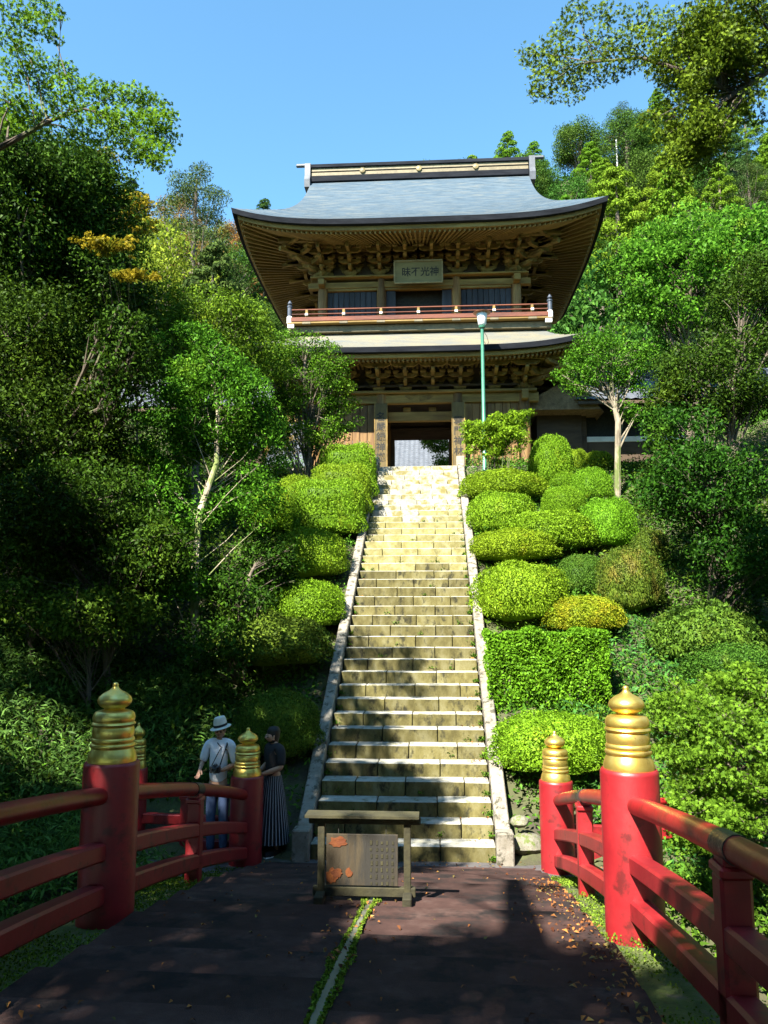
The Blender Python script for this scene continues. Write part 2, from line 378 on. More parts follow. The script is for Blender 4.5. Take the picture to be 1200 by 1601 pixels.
class Cloud:
    def __init__(s): s.v = []; s.q = []; s.n = 0
    def add(s, V, Q): s.v.append(V); s.q.append(Q + s.n); s.n += len(V)
    def mesh(s, name, m): return npmesh(name, np.concatenate(s.v), np.concatenate(s.q), m)

# ------------------------------------------------------------------ ground
gx = np.unique(np.concatenate([np.arange(-75, -14, 2.5), np.arange(-14, 14, .3), np.arange(14, 76, 2.5)]))
gy = np.unique(np.concatenate([np.arange(-30, -6, 2.), np.arange(-6, 27, .3), np.arange(27, 140, 2.5)]))
GX, GY = np.meshgrid(gx, gy); GZ = ht(GX, GY) + .05 * np.sin(GX * 7.1 + GY * 3) * np.sin(GY * 6.3)
nx, ny = len(gx), len(gy)
idx = np.arange(nx * ny).reshape(ny, nx)
Q = np.stack([idx[:-1, :-1], idx[:-1, 1:], idx[1:, 1:], idx[1:, :-1]], -1).reshape(-1, 4)
me = npmesh('terrain', np.stack([GX, GY, GZ], -1).reshape(-1, 3), Q, M['soil'])
me.polygons.foreach_set('use_smooth', [True] * len(me.polygons))
tag(place('terrain', me), kind='structure')
far = MB(); far.grid([[(x, y, -3.2) for x in (-1500, 0, 1500)] for y in (-1500, 0, 1500)])
tag(far.build('ground', M['soil']), kind='structure')
wt = MB(); wt.grid([[(x, y, -1.25 if False else -1.32) for x in (-40, 0, 40)] for y in (-3, 2, 7.2)])
tag(wt.build('stream', M['water']), kind='structure')
p = MB()
p.grid([[(SX + x, y, -.0 + .012 * math.sin(x * 3 + y * 5)) for x in np.linspace(-3.1, 2.9, 13)] for y in np.linspace(9.25, 10.35, 5)])
tag(p.build('path', M['path'], smooth=60), kind='structure')

# ------------------------------------------------------------------ stone staircase
st = thing('stone_staircase', (SX, Y0, 0), 'long flight of worn mossy stone steps climbing to the gate', 'staircase')
cuts = ([-.5, -.15, .19, .5], [-.5, -.31, .02, .34, .5])
for n in range(NSTEP):
    cs = [c_ + (random.uniform(-.025, .025) if 0 < k < len(cuts[n % 2]) - 1 else 0) for k, c_ in enumerate(cuts[n % 2])]
    for k in range(len(cs) - 1):
        x0, x1 = cs[k] * SW + .006, cs[k + 1] * SW - .006
        d = RUN + .07 if n < NSTEP - 1 else 1.2
        b = MB(); b.box((0, 0, 0), (x1 - x0, d, RISE + .02), .009)
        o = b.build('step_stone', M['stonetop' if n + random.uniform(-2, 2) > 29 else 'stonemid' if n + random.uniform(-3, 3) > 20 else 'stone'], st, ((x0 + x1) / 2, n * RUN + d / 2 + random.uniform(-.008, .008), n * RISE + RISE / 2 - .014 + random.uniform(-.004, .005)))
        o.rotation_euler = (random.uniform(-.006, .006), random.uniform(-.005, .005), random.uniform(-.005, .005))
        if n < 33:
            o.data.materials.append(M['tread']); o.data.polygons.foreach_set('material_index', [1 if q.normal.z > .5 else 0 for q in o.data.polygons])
sl_ = RISE / RUN; ang = math.atan(sl_)
L_ = NSTEP * RUN
for side in (-1, 1):
    x = side * (SW / 2 + .10)
    nseg = 8
    for k in range(nseg):
        ya, yb = .12 + k * (L_ - .3) / nseg, .12 + (k + 1) * (L_ - .3) / nseg - .012
        b = MB(); ln = (yb - ya) / math.cos(ang)
        b.box((0, 0, 0), (.175 + random.uniform(-.008, .008), ln, .42), .015)
        o = b.build('curb_stone', M['curb'], st, (x, (ya + yb) / 2, (ya + yb) / 2 * sl_ + .01 + random.uniform(-.01, .01)))
        o.rotation_euler = (ang, 0, random.uniform(-.004, .004))
    b = MB(); b.box((0, 0, 0), (.21, .24, .40), .015)
    b.build('end_block', M['curb'], st, (x, .0, .17))
    b = MB(); b.box((0, 0, 0), (.24, .26, .6), .02)
    b.build('top_block', M['curb'], st, (x, L_ - .05, NSTEP * RISE + .02))

# ------------------------------------------------------------------ the gate
GO = Vector((-.35, 23.6, 7.36))
gate = thing('temple_gate', GO, 'two storey weathered wooden temple gate with curved blue grey roof', 'temple gate')
def gp(name, mb, m, parent=gate, smooth=None, loc=(0, 0, 0)): return mb.build(name, m, parent, loc, smooth)
b = MB(); b.box((0, 2.4, -.2), (8.6, 7.0, .4), .03); gp('stone_base', b, M['curb'])
COLX, COLY = (-3.2, -1.18, 1.18, 3.2), (0, 2.4, 4.8)
colm = {}
def column(z0, z1, x, y, r_):
    key = (z0, z1, r_)
    if key not in colm:
        b = MB(); b.lathe([(r_ * 1.25, 0), (r_ * 1.25, .06), (r_, .09), (r_, (z1 - z0) * .75), (r_ * .9, z1 - z0)], 14)
        colm[key] = b.mesh('column', M['woodz'], 40)
    place('column', colm[key], gate, (x, y, z0))
for x in COLX:
    for y in COLY: column(0, 2.5, x, y, .19)
for x in (-3.05, -1.18, 1.18, 3.05):
    for y in COLY: column(4.5, 6.28, x, y, .15)
def hbeam(name, x0, x1, y, z0, z1, t, m='woodx', along='x'):
    b = MB()
    if along == 'x': b.box(((x0 + x1) / 2, y, (z0 + z1) / 2), (x1 - x0, t, z1 - z0), .012)
    else: b.box((y, (x0 + x1) / 2, (z0 + z1) / 2), (t, x1 - x0, z1 - z0), .012)
    return gp(name, b, M[m])
for z0, z1, tz0, tz1, ox, q in ((2.2, 2.49, 2.49, 2.57, 3.2, .0), (5.98, 6.18, 6.282, 6.34, 3.05, 0)):
    for y in (0, 4.8):
        hbeam('tie_beam', -ox - .45, ox + .45, y, z0, z1, .2); hbeam('plate_beam', -ox - .38, ox + .38, y, tz0, tz1, .5)
    for x in (-ox, ox):
        hbeam('side_tie_beam', -.45, 5.25, x, z0 - .004, z1 - .004, .2, along='y')
        hbeam('side_plate_beam', .252, 4.548, x, tz0, tz1, .5, along='y')
# carved nose ends of the tie beam
for x, s in ((-3.62, -1), (3.62, 1)):
    b = MB(); b.prism([(0, 2.24), (s * .3, 2.3), (s * .46, 2.42), (s * .3, 2.47), (0, 2.48)][::s], -.11, .11); gp('beam_nose', b, M['wood'])
# plank walls of the side bays
plk = {}
def planks(x0, x1, z0, z1, y, nn, m='woodz', t=.05):
    wd = (x1 - x0) / nn
    key = (round(wd, 3), z0, z1, m)
    if key not in plk:
        b = MB(); b.box((0, 0, 0), (wd - .012, t, z1 - z0), .008); plk[key] = b.mesh('wall_plank', M[m])
    for k in range(nn):
        place('wall_plank', plk[key], gate, (x0 + wd * (k + .5), y + random.uniform(-.008, .008), (z0 + z1) / 2))
for s in (-1, 1):
    xa, xb = sorted((s * 1.38, s * 3.02))
    planks(xa, xb, .14, 2.2, .02, 7)
    hbeam('sill_beam', xa, xb, .02, 0, .14, .12)
    b = MB(); b.box((s * 3.2, 1.2, 1.1), (.05, 2.0, 2.18)); b.box((s * 3.2, 3.6, 1.1), (.05, 2.0, 2.18)); gp('side_wall', b, M['woodz'])
    b = MB(); b.box((s * 1.18, 1.2, 1.1), (.05, 2.0, 2.18)); b.box((s * 1.18, 3.6, 1.1), (.05, 2.0, 2.18)); gp('passage_wall', b, M['wooddark'])
hbeam('rainbow_beam', -1.0, 1.0, .35, 1.72, 2.02, .18)
for x in (-.4, .4):
    b = MB(); b.box((x, .35, 2.1), (.24, .2, .14), .02); gp('strut_block', b, M['wood'])
hbeam('door_lintel', -1.05, 1.05, 2.4, 1.62, 2.2, .12, 'wooddark')
hbeam('lintel_rail', -1.0, 1.0, 2.26, 1.92, 2.0, .1, 'wooddark')
for s in (-1, 1):
    b = MB(); b.box((s * 1.03, 2.4, .9), (.13, .18, 1.45), .01); gp('door_post', b, M['wooddark'])
hbeam('threshold', -1.1, 1.1, 2.4, 0, .17, .2)
b = MB(); b.box((0, 2.4, 2.72), (6.9, 5.2, .06)); gp('ceiling_boards', b, M['wooddark'])
# hanging boards with brush writing beside the passage
def writing(txt, size, parent, loc, m, vertical=False, rot=(math.pi / 2, 0, 0), name='lettering', ext=.004, gap=1.0):
    cu = bpy.data.curves.new(name, 'FONT'); cu.body = '\n'.join(txt) if vertical else txt
    cu.size = size; cu.align_x = 'CENTER'; cu.align_y = 'CENTER'; cu.extrude = ext; cu.offset = size * .012; cu.space_line = gap
    o = bpy.data.objects.new(name, cu); COL.objects.link(o)
    bpy.context.view_layer.update()
    me = bpy.data.meshes.new_from_object(o.evaluated_get(bpy.context.evaluated_depsgraph_get()))
    bpy.data.objects.remove(o); me.materials.clear(); me.materials.append(m); me.name = name
    return place(name, me, parent, loc, rot)
for x, txt in ((-1.18, '名嚴録禅機'), (1.18, '雲門禅林')):
    b = MB(); b.box((x, -.27, 1.1), (.40, .05, 2.1), .01); bd = gp('couplet_board', b, M['couplet'])
    for s in (-1, 1):
        e_ = MB(); e_.box((x + s * .19, -.3, 1.1), (.025, .02, 2.1), .004); gp('board_edge', e_, M['wood'], bd)
    writing(txt, .3, bd, (x, -.297, 1.08), M['inkblack'], True, gap=1.05)

# bracket sets
def arm(mb, ln, h, t, x0=0, y0=0, z0=0, axis='x'):
    poly = [(-ln / 2, h), (-ln / 2, h * .5), (-ln / 2 + h * .8, 0), (ln / 2 - h * .8, 0), (ln / 2, h * .5), (ln / 2, h)]
    V = []
    for t_ in (-t / 2, t / 2):
        for a_, c_ in poly: V.append((x0 + a_, y0 + t_, z0 + c_) if axis == 'x' else (x0 + t_, y0 + a_, z0 + c_))
    n = 6
    mb.add(V, [tuple(range(n)), tuple(range(2 * n - 1, n - 1, -1))] + [(k, k + n, (k + 1) % n + n, (k + 1) % n) for k in range(n)])
def bracket_mesh(K, st_, up, ln, ins):
    b = MB()
    V = [(-.13, -.13, 0), (.13, -.13, 0), (.13, .13, 0), (-.13, .13, 0), (-.19, -.19, .09), (.19, -.19, .09), (.19, .19, .09), (-.19, .19, .09), (-.19, -.19, .19), (.19, -.19, .19), (.19, .19, .19), (-.19, .19, .19)]
    b.add(V, [(0, 3, 2, 1), (0, 1, 5, 4), (1, 2, 6, 5), (2, 3, 7, 6), (3, 0, 4, 7), (4, 5, 9, 8), (5, 6, 10, 9), (6, 7, 11, 10), (7, 4, 8, 11), (8, 9, 10, 11)])
    pos = []
    for s in range(K + 1):
        z = .15 + s * up; y = -s * st_
        arm(b, ln * (1 + .12 * s), .12, .1, 0, y, z, 'x')
        if s: arm(b, ln * (1.25 + .1 * s), .12, .1, 0, 0, z + .002, 'x')
        if s < K: arm(b, (s + 1) * st_ + .45, .125, .1, 0, -((s + 1) * st_) / 2 + .1, z + .004, 'y')
        for q in (-1, 0, 1): pos.append((q * ln * (1 + .12 * s) * .42, y, z + .12))
        if s == K: pos = pos[:-3]
    if K > 2:
        b.beam([(0, .5, .15 + K * up + .05), (0, -K * st_ - .25, .15 + (K - 1.1) * up)], .1, .13)
    return b.mesh('bracket_set', M['wood']), pos
bl = MB()
bl.add([(-.06, -.06, 0), (.06, -.06, 0), (.06, .06, 0), (-.06, .06, 0), (-.09, -.09, .045), (.09, -.09, .045), (.09, .09, .045), (-.09, .09, .045), (-.09, -.09, .09), (.09, -.09, .09), (.09, .09, .09), (-.09, .09, .09)],
       [(0, 3, 2, 1), (0, 1, 5, 4), (1, 2, 6, 5), (2, 3, 7, 6), (3, 0, 4, 7), (4, 5, 9, 8), (5, 6, 10, 9), (6, 7, 11, 10), (7, 4, 8, 11), (8, 9, 10, 11)])
block_me = bl.mesh('bearing_block', M['wood'])
def bracket_row(K, st_, up, ln, sc, z, ox, xs, oy0=0, oy1=4.8):
    me, pos = bracket_mesh(K, st_, up, ln, 0)
    def put(x, y, rz, f=1.):
        o = place('bracket_set', me, gate, (x, y, z), (0, 0, rz), (sc * f, sc * f, sc))
        for q in pos: place('bearing_block', block_me, o, q)
    for x in xs: put(x, oy0, 0)
    for s in (-1, 1):
        put(s * ox, oy0, 0); put(s * ox, oy0 + .003, s * math.pi / 2); put(s * ox, oy0 + .006, s * math.pi / 4, 1.25)
        for y in (1.2, 2.4, 3.6): put(s * ox, y, s * math.pi / 2)
bracket_row(2, .5, .17, .62, 1.0, 2.574, 3.2, (-2.3, -1.25, -.42, .42, 1.25, 2.3))
bracket_row(3, .36, .185, .6, 1.0, 6.344, 3.05, (-2.15, -1.22, -.41, .41, 1.22, 2.15))
# inverted V struts between the lower sets, and the board wall behind the sets
for x in (-2.75, -1.78, -.83, 0, .83, 1.78, 2.75):
    b = MB()
    for s in (-1, 1): b.beam([(x, -.98, 3.2), (x + s * .2, -.98, 3.11), (x + s * .36, -.98, 3.10)], .07, .05)
    gp('frog_leg_strut', b, M['wood'])
for z0, z1, ox in ((2.58, 3.45, 3.2), (6.35, 7.35, 3.05)):
    b = MB()
    b.box((0, .06, (z0 + z1) / 2), (2 * ox, .06, z1 - z0)); b.box((0, 4.74, (z0 + z1) / 2), (2 * ox, .06, z1 - z0))
    for s in (-1, 1): b.box((s * (ox - .06), 2.4, (z0 + z1) / 2), (.06, 4.6, z1 - z0))
    gp('bracket_wall', b, M['wooddark'])
def purlin(y, ox, z, h):
    hbeam('eave_purlin', -ox, ox, y, z, z + h, .14)
    for s in (-1, 1): hbeam('eave_purlin', y + .072, 4.8 - y - .072, s * (ox - .25), z + .002, z + h - .002, .14, along='y')
purlin(-1.0, 4.35, 3.21, .12)
purlin(-1.09, 4.3, 7.07, .13)

# roofs
def up_lo(t): return .34 * abs(t) ** 4.2
def up_hi(t): return .47 * abs(t) ** 4.2
def roof(W, ya, yb, zE, smax, f, up, sg, Wg, m, name, nr=26, nt_=40):
    yc, D = (ya + yb) / 2, (yb - ya) / 2
    fall = lambda s: max(0, 1 - s / (smax * .75)) ** 1.5
    rows_f = []; rows_b = []; rs = [[], []]
    ts = np.linspace(-1, 1, nt_ + 1)
    ss = np.linspace(0, smax, nr + 1)
    for i in range(nr):
        for s_, lip in ((ss[i], .016), (ss[i + 1], 0)):
            wd = W - s_ if (sg is None or s_ <= sg) else Wg(s_)
            rows_f.append([(t * wd, ya + s_, zE + f(s_) + lip + up(t) * fall(s_)) for t in ts])
            rows_b.append([(-t * wd, yb - s_, zE + f(s_) + lip + up(t) * fall(s_)) for t in ts])
            if sg is None or s_ <= sg + .02:
                for k, sd in enumerate((-1, 1)):
                    rs[k].append([(sd * (W - s_), yc - sd * t * -1 * (D - s_) * 1, zE + f(s_) + lip + up(t) * fall(s_)) for t in ts])
    b = MB(); b.grid(rows_f); b.grid(rows_b)
    for r_ in rs: b.grid(r_)
    if sg is not None:
        for sd in (-1, 1):                                        # gable triangles and rake boards
            xg = 3.62; zb = zE + f(sg) - .1
            pts = [(yc - (D - s_), zE + f(s_) - .06) for s_ in np.linspace(sg, smax, 8)]
            pts += [(yc + (D - s_), zE + f(s_) - .06) for s_ in np.linspace(smax, sg, 8)[1:]]
            b.prism(pts, sd * xg - .03, sd * xg + .03, 'x')
    ro = gp(name, b, M[m])
    # eave edge: dark built-up edge above with its shade put in the colour, pale board below, soffit behind
    def ring(W_, ya_, yb_, z_off, n=40):
        t_ = np.linspace(-1, 1, n + 1); y_ = (ya_ + yb_) / 2; d_ = (yb_ - ya_) / 2
        P = [(t * W_, ya_, zE + up(t) + z_off) for t in t_]
        P += [(W_, y_ + t * d_, zE + up(t) + z_off) for t in t_[1:]]
        P += [(-t * W_, yb_, zE + up(t) + z_off) for t in t_[1:]]
        P += [(-W_, y_ - t * d_, zE + up(t) + z_off) for t in t_[1:]]
        return P
    b = MB(); b.grid([ring(W, ya, yb, .02), ring(W - .03, ya + .03, yb - .03, -.13), ring(W - .16, ya + .16, yb - .16, -.14)]); gp('eave_edge', b, M['fascia'])
    b = MB(); b.grid([ring(W - .16, ya + .16, yb - .16, -.12), ring(W - .17, ya + .17, yb - .17, -.26), ring(W - .25, ya + .25, yb - .25, -.262)]); gp('eave_board', b, M['woodx'])
    return ro
ZL, ZH = 3.43, 7.16
f_lo = lambda s: .62 * s + .10 * s * s
f_hi = lambda s: .60 * s + .058 * s * s
BH = 2.2
SM = BH + 2.4
roof(4.93, -1.7, 6.5, ZL, 1.25, f_lo, up_lo, None, None, 'rooflow', 'lower_roof', 10)
roof(5.5, -BH, 4.8 + BH, ZH, SM, f_hi, up_hi, 1.25, lambda s: 3.86 + .42 * (max(0, (SM - s) / (SM - 1.25))) ** 2.2, 'roofup', 'upper_roof', 40)
def soffit(W, ya, yb, zE, up, wx, y0, y1, zi):
    b = MB(); ts = np.linspace(-1, 1, 33); yc, D = (ya + yb) / 2, (yb - ya) / 2
    b.grid([[(t * (W - .2), ya + .2, zE + up(t) - .262) for t in ts], [(t * wx, y0, zi) for t in ts]])
    b.grid([[(-t * (W - .2), yb - .2, zE + up(t) - .262) for t in ts], [(-t * wx, y1, zi) for t in ts]])
    for sd in (-1, 1):
        b.grid([[(sd * (W - .2), yc + sd * t * (D - .2), zE + up(t) - .262) for t in ts], [(sd * wx, (y0 + y1) / 2 + sd * t * (y1 - y0) / 2, zi) for t in ts]])
    gp('soffit_boards', b, M['woodx'])
soffit(4.93, -1.7, 6.5, ZL, up_lo, 3.2, 0, 4.8, 3.45)
soffit(5.5, -BH, 4.8 + BH, ZH, up_hi, 3.05, 0, 4.8, 7.33)
b = MB(); b.box((0, 0, 0), (1, 1, 1)); raft_me = b.mesh('rafter', M['woodx'])
def rafter(p0, p1, w_, h_, m=None):
    p0, p1 = Vector(p0), Vector(p1); d = p1 - p0
    o = place('rafter', raft_me, gate)
    o.matrix_local = Matrix.Translation((p0 + p1) / 2) @ d.to_track_quat('X', 'Z').to_matrix().to_4x4() @ Matrix.Diagonal((d.length, w_, h_, 1))
for k in range(72):                                               # upper fan rafters, front
    t = -1 + 2 * (k + .5) / 72
    rafter((t * 2.75, .05, 7.26), (t * (5.5 - .24), -BH + .24, ZH + up_hi(t) - .30), .05, .075)
for sd in (-1, 1):                                                # and on both flanks
    for k in range(44):
        t = -1 + 2 * (k + .5) / 44
        rafter((sd * 3.0, 2.4 + t * 2.2, 7.26), (sd * (5.5 - .24), 2.4 + t * (2.4 + BH - .24), ZH + up_hi(t) - .30), .05, .075)
for k in range(70):                                               # lower storey, parallel rafters, two tiers
    x = -4.55 + 9.1 * (k + .5) / 70; t = x / 4.7
    rafter((x, -.1, 3.40), (x, -1.44, ZL + up_lo(t) - .30), .06, .08)
    if k % 1 == 0 and abs(x) < 4.5: rafter((x + .004, -.1, 3.33), (x + .004, -1.2, 3.235 + up_lo(t) * .8), .06, .08)
for sd in (-1, 1):
    b = MB()
    for k in range(44):
        y = -1.3 + 7.4 * (k + .5) / 44; t = (y - 2.4) / 3.9
        b.beam([(sd * 3.1, y, 3.42), (sd * 4.66, y, ZL + up_lo(t) - .30)], .06, .08)
    tag(gp('flank_rafters', b, M['woodx']), kind='stuff')
# ridge
zr = ZH + f_hi(SM)
for z0, z1, t, m, ln, nm in ((-.12, .10, .40, 'fascia', 3.84, 'ridge_course'), (.10, .24, .34, 'cream', 3.84, 'ridge_band'), (.24, .27, .38, 'fascia', 3.84, 'ridge_course'), (.27, .40, .34, 'cream', 3.84, 'ridge_band'), (.40, .53, .46, 'fascia', 3.95, 'ridge_cap')):
    b = MB(); b.box((0, 2.4, zr + (z0 + z1) / 2), (2 * ln, t, z1 - z0), .012); gp(nm, b, M[m])
for x in (-2.0, 0, 2.0):
    b = MB(); b.lathe([(.02, -.02), (.1, -.02), (.1, .02), (.08, .03), (.07, .02), (.02, .03)], 14)
    o = gp('ridge_crest', b, M['goldfade'], loc=(x, 2.4 - .19, zr + .25)); o.rotation_euler = (math.pi / 2, 0, 0)
for s in (-1, 1):
    b = MB(); b.prism([(2.08, zr - .38), (2.72, zr - .38), (2.76, zr - .1), (2.66, zr + .1), (2.66, zr + .55), (2.14, zr + .55), (2.14, zr + .1), (2.04, zr - .1)], s * 3.86, s * 4.06, 'x')
    on = gp('ridge_end_ornament', b, M['tile'])
    b = MB(); b.box((s * 4.14, 2.4, zr + .62), (.55, .14, .11), .03); gp('ridge_horn', b, M['tile'], on)

# upper storey: panels, doorway, plaque
for s in (-1, 1):
    xa, xb = sorted((s * 1.33, s * 2.9))
    planks(xa, xb, 4.62, 5.98, .04, 9, 'woodgrey', .04)
    b = MB(); b.box((s * 3.05, 2.4, 5.25), (.06, 4.5, 1.46)); gp('upper_side_wall', b, M['wooddark'])
    b = MB(); b.box((s * .88, .03, 5.3), (.3, .06, 1.36), .01); gp('door_panel', b, M['woodgrey'])
b = MB(); b.box((0, .3, 5.3), (1.5, .06, 1.4)); gp('doorway_shade_sheet', b, M['inkblack'])  # black sheet stands in for the unlit inside of the doorway
hbeam('upper_lintel', -2.9, 2.9, 0.0, 5.9, 5.978, .14)
pl = MB(); pl.box((0, 0, 0), (1.5, .06, .68), .01)
pq = gp('name_plaque', pl, M['plaque'], loc=(0.0, -.62, 6.22)); pq.rotation_euler = (R(14), 0, 0)
for c_, d_ in (((0, -.035, .33), (1.5, .07, .05)), ((0, -.035, -.33), (1.5, .07, .05)), ((-.735, -.035, 0), (.05, .07, .606)), ((.735, -.035, 0), (.05, .07, .606))):
    b = MB(); b.box(c_, d_, .008); gp('plaque_frame', b, M['goldfade'], pq)
writing('昧不光神', .29, pq, (.06, -.034, -.02), M['inkblack'])
# balcony
b = MB(); b.box((0, -.6, 4.4), (8.0, .24, .2), .01); gp('balcony_apron', b, M['cream'])
b = MB()
b.box((0, -.44, 4.555), (8.0, .92, .05), .008)
for s in (-1, 1): b.box((s * 3.5, 2.4, 4.555), (1.0, 4.7, .05), .008)
gp('balcony_floor', b, M['woodx'])
hbeam('balcony_rail', -3.95, 3.95, -.82, 4.6, 4.74, .13, 'rail_red')
hbeam('balcony_rail', -3.95, 3.95, -.82, 4.83, 4.865, .05, 'rail_red')
hbeam('balcony_rail', -4.0, 4.0, -.82, 4.97, 5.01, .06, 'rail_red')
for s in (-1, 1):
    hbeam('balcony_rail', -.75, 5.5, s * 3.95, 4.6, 4.74, .13, 'rail_red', along='y')
    hbeam('balcony_rail', -.75, 5.5, s * 3.95, 4.96, 5.02, .07, 'wood', along='y')
    b = MB(); b.lathe([(.085, 0), (.085, .2), (.07, .22)], 12); cb = gp('corner_post', b, M['paintwhite'], loc=(s * 3.95, -.82, 4.56))
    b = MB(); b.lathe([(.07, .22), (.07, .5), (.085, .52), (.085, .56), (.04, .58), (.075, .63), (.04, .7), (.01, .74)], 12); gp('post_cap', b, M['copper'], cb)
    b = MB(); b.box((0, 0, 0), (.2, .08, .12), .01); gp('joist_end', b, M['paintwhite'], loc=(s * 3.9, -.86, 4.46))
b = MB(); b.box((0, 0, 0), (.26, .1, .07), .01); je = b.mesh('joist_end', M['cream'])
b = MB(); b.box((0, 0, 0), (.08, .09, .36), .01); bp_ = b.mesh('baluster', M['wood'])
b = MB(); b.box((0, 0, 0), (.09, .03, .07), .005); wc = b.mesh('white_cap', M['paintwhite'])
for k in range(-3, 4):
    if abs(k) < 4:
        place('joist_end', je, gate, (k * 1.14, -.86, 4.545))
        q = place('baluster', bp_, gate, (k * 1.14, -.82, 4.80)); place('white_cap', wc, q, (0, -.07, .02))
b = MB(); b.box((0, 2.4, 4.3), (7.2, 5.6, .1)); gp('attic_deck', b, M['wooddark'])

# ------------------------------------------------------------------ side galleries, hall, lamp
def gallery(name, x0, x1, label):
    g = thing(name, (GO.x + (x0 + x1) / 2, GO.y + 2.2, GO.z - .1), label, 'gallery')
    h = abs(x1 - x0) / 2
    b = MB(); b.box((0, -1.0, .62), (2 * h, .1, 1.3)); gp('lower_wall', b, M['wooddark'], g)
    b = MB(); b.box((0, -1.03, 1.36), (2 * h, .08, .17), .01); gp('plaster_band', b, M['plaster'], g)
    b = MB(); b.box((0, -.9, 1.9), (2 * h, .1, .9)); gp('upper_wall', b, M['inkblack'], g)
    for k in range(7):
        b = MB(); b.box((-h + .1 + k * (2 * h - .2) / 6, -1.08, 1.15), (.16, .16, 2.3), .01); gp('post', b, M['wooddark'], g)
    b = MB()
    for s in (-1, 1):
        rows = []
        nn = int(2 * h / .13)
        for q in range(2):
            rows.append([(-h - .3 + (2 * h + .6) * k / nn, s * (2.2 - 2.2 * q), 2.35 + q * 1.35 + (.035 if k % 2 else 0)) for k in range(nn + 1)])
        b.grid(rows if s < 0 else [r_[::-1] for r_ in rows])
    gp('tiled_roof', b, M['tile'], g)
    b = MB(); b.box((0, 0, 3.78), (2 * h + .7, .3, .25), .04); gp('roof_ridge', b, M['tile'], g)
    b = MB(); b.box((0, -2.14, 2.26), (2 * h + .5, .06, .1), .01); b.box((0, 2.14, 2.26), (2 * h + .5, .06, .1), .01); gp('eave_fascia', b, M['wooddark'], g)
    return g
gallery('side_gallery', 5.1, 19, 'dark low gallery wall with white plaster band behind trees, right of the gate')
gallery('side_gallery', -19, -5.1, 'low tiled gallery almost hidden by foliage, left of the gate')
ps = thing('stair_porch', (GO.x + 4.4, GO.y + 1.8, GO.z), 'small dark porch with sloping thatched roof against the gate flank', 'porch')
b = MB(); b.box((0, 0, 1.0), (1.4, 1.8, 2.0)); gp('wall', b, M['wooddark'], ps)
b = MB(); b.prism([(-1.1, 2.0), (1.2, 2.0), (1.25, 1.9), (1.1, 2.15), (.5, 3.0), (.35, 3.05), (-1.0, 2.3)], -1.6, 1.4); gp('thatched_roof', b, M['thatch'], ps)

hall = thing('main_hall', (-.5, 47, 7.3), 'temple hall with broad grey tiled roof seen through the gate passage', 'temple hall')
b = MB(); b.box((0, 1.5, 1.9), (15, 7, 3.8)); gp('hall_wall', b, M['wooddark'], hall)
for k in range(9):
    b = MB(); b.box((-7.2 + k * 1.8, -2.2, 1.9), (.26, .26, 3.8), .01); gp('hall_post', b, M['wood'], hall)
nn = 130; rows = []
for q in range(25):
    for lip in (.03, 0):
        s_ = (q + (0 if lip else 1)) / 25
        rows.append([(-9.2 + 18.4 * k / nn, -4.2 + 5.6 * s_, 3.75 + 3.6 * s_ + .9 * s_ * s_ + lip + (.05 if k % 2 else 0)) for k in range(nn + 1)])
b = MB(); b.grid(rows); b.grid([[(-9.2, 7.2, 3.75), (9.2, 7.2, 3.75)], [(-9.2, 1.4, 8.25), (9.2, 1.4, 8.25)]][::-1]); gp('hall_roof', b, M['tile'], hall)
b = MB(); b.box((0, -4.15, 3.66), (18.3, .1, .16), .01); b.box((0, 1.4, 8.4), (18.8, .5, .5), .05); gp('hall_eave', b, M['wood'], hall)
b = MB(); b.box((0, 0, -.02), (40, 20, .06)); tag(b.build('courtyard', M['path'], loc=(0, 37, 7.34)), kind='structure')

lp = at(756, 655, 21.2); lz = float(ht(lp.x, lp.y))
top = at(754, 487, 21.2).z
lamp = thing('lamp_post', (lp.x, lp.y, lz), 'slim green lamp post with white glass shade beside the stairs', 'lamp post')
H_ = top - lz
b = MB(); b.lathe([(.09, 0), (.09, .5), (.055, .55), (.046, H_ - .55), (.05, H_ - .5), (.09, H_ - .48), (.1, H_ - .44), (.06, H_ - .43)], 14); gp('pole', b, M['lampgreen'], lamp, 40)
b = MB(); b.lathe([(.08, H_ - .43), (.11, H_ - .38), (.155, H_ - .08), (.14, H_ - .03)], 20); gp('glass_shade', b, M['glass'], lamp, 60)
b = MB(); b.lathe([(.05, H_ - .07), (.24, H_ - .05), (.25, H_ - .035), (.05, H_ + .01)], 24); gp('cap_disc', b, M['rust'], lamp, 50)
b = MB(); b.tube([(.05, -.04, H_ - .62), (.12, -.06, H_ - .75), (.17, -.07, H_ - .95), (.1, -.06, H_ - 1.0), (.05, -.05, H_ - .9)], .008, 5); gp('cable', b, M['inkblack'], lamp)

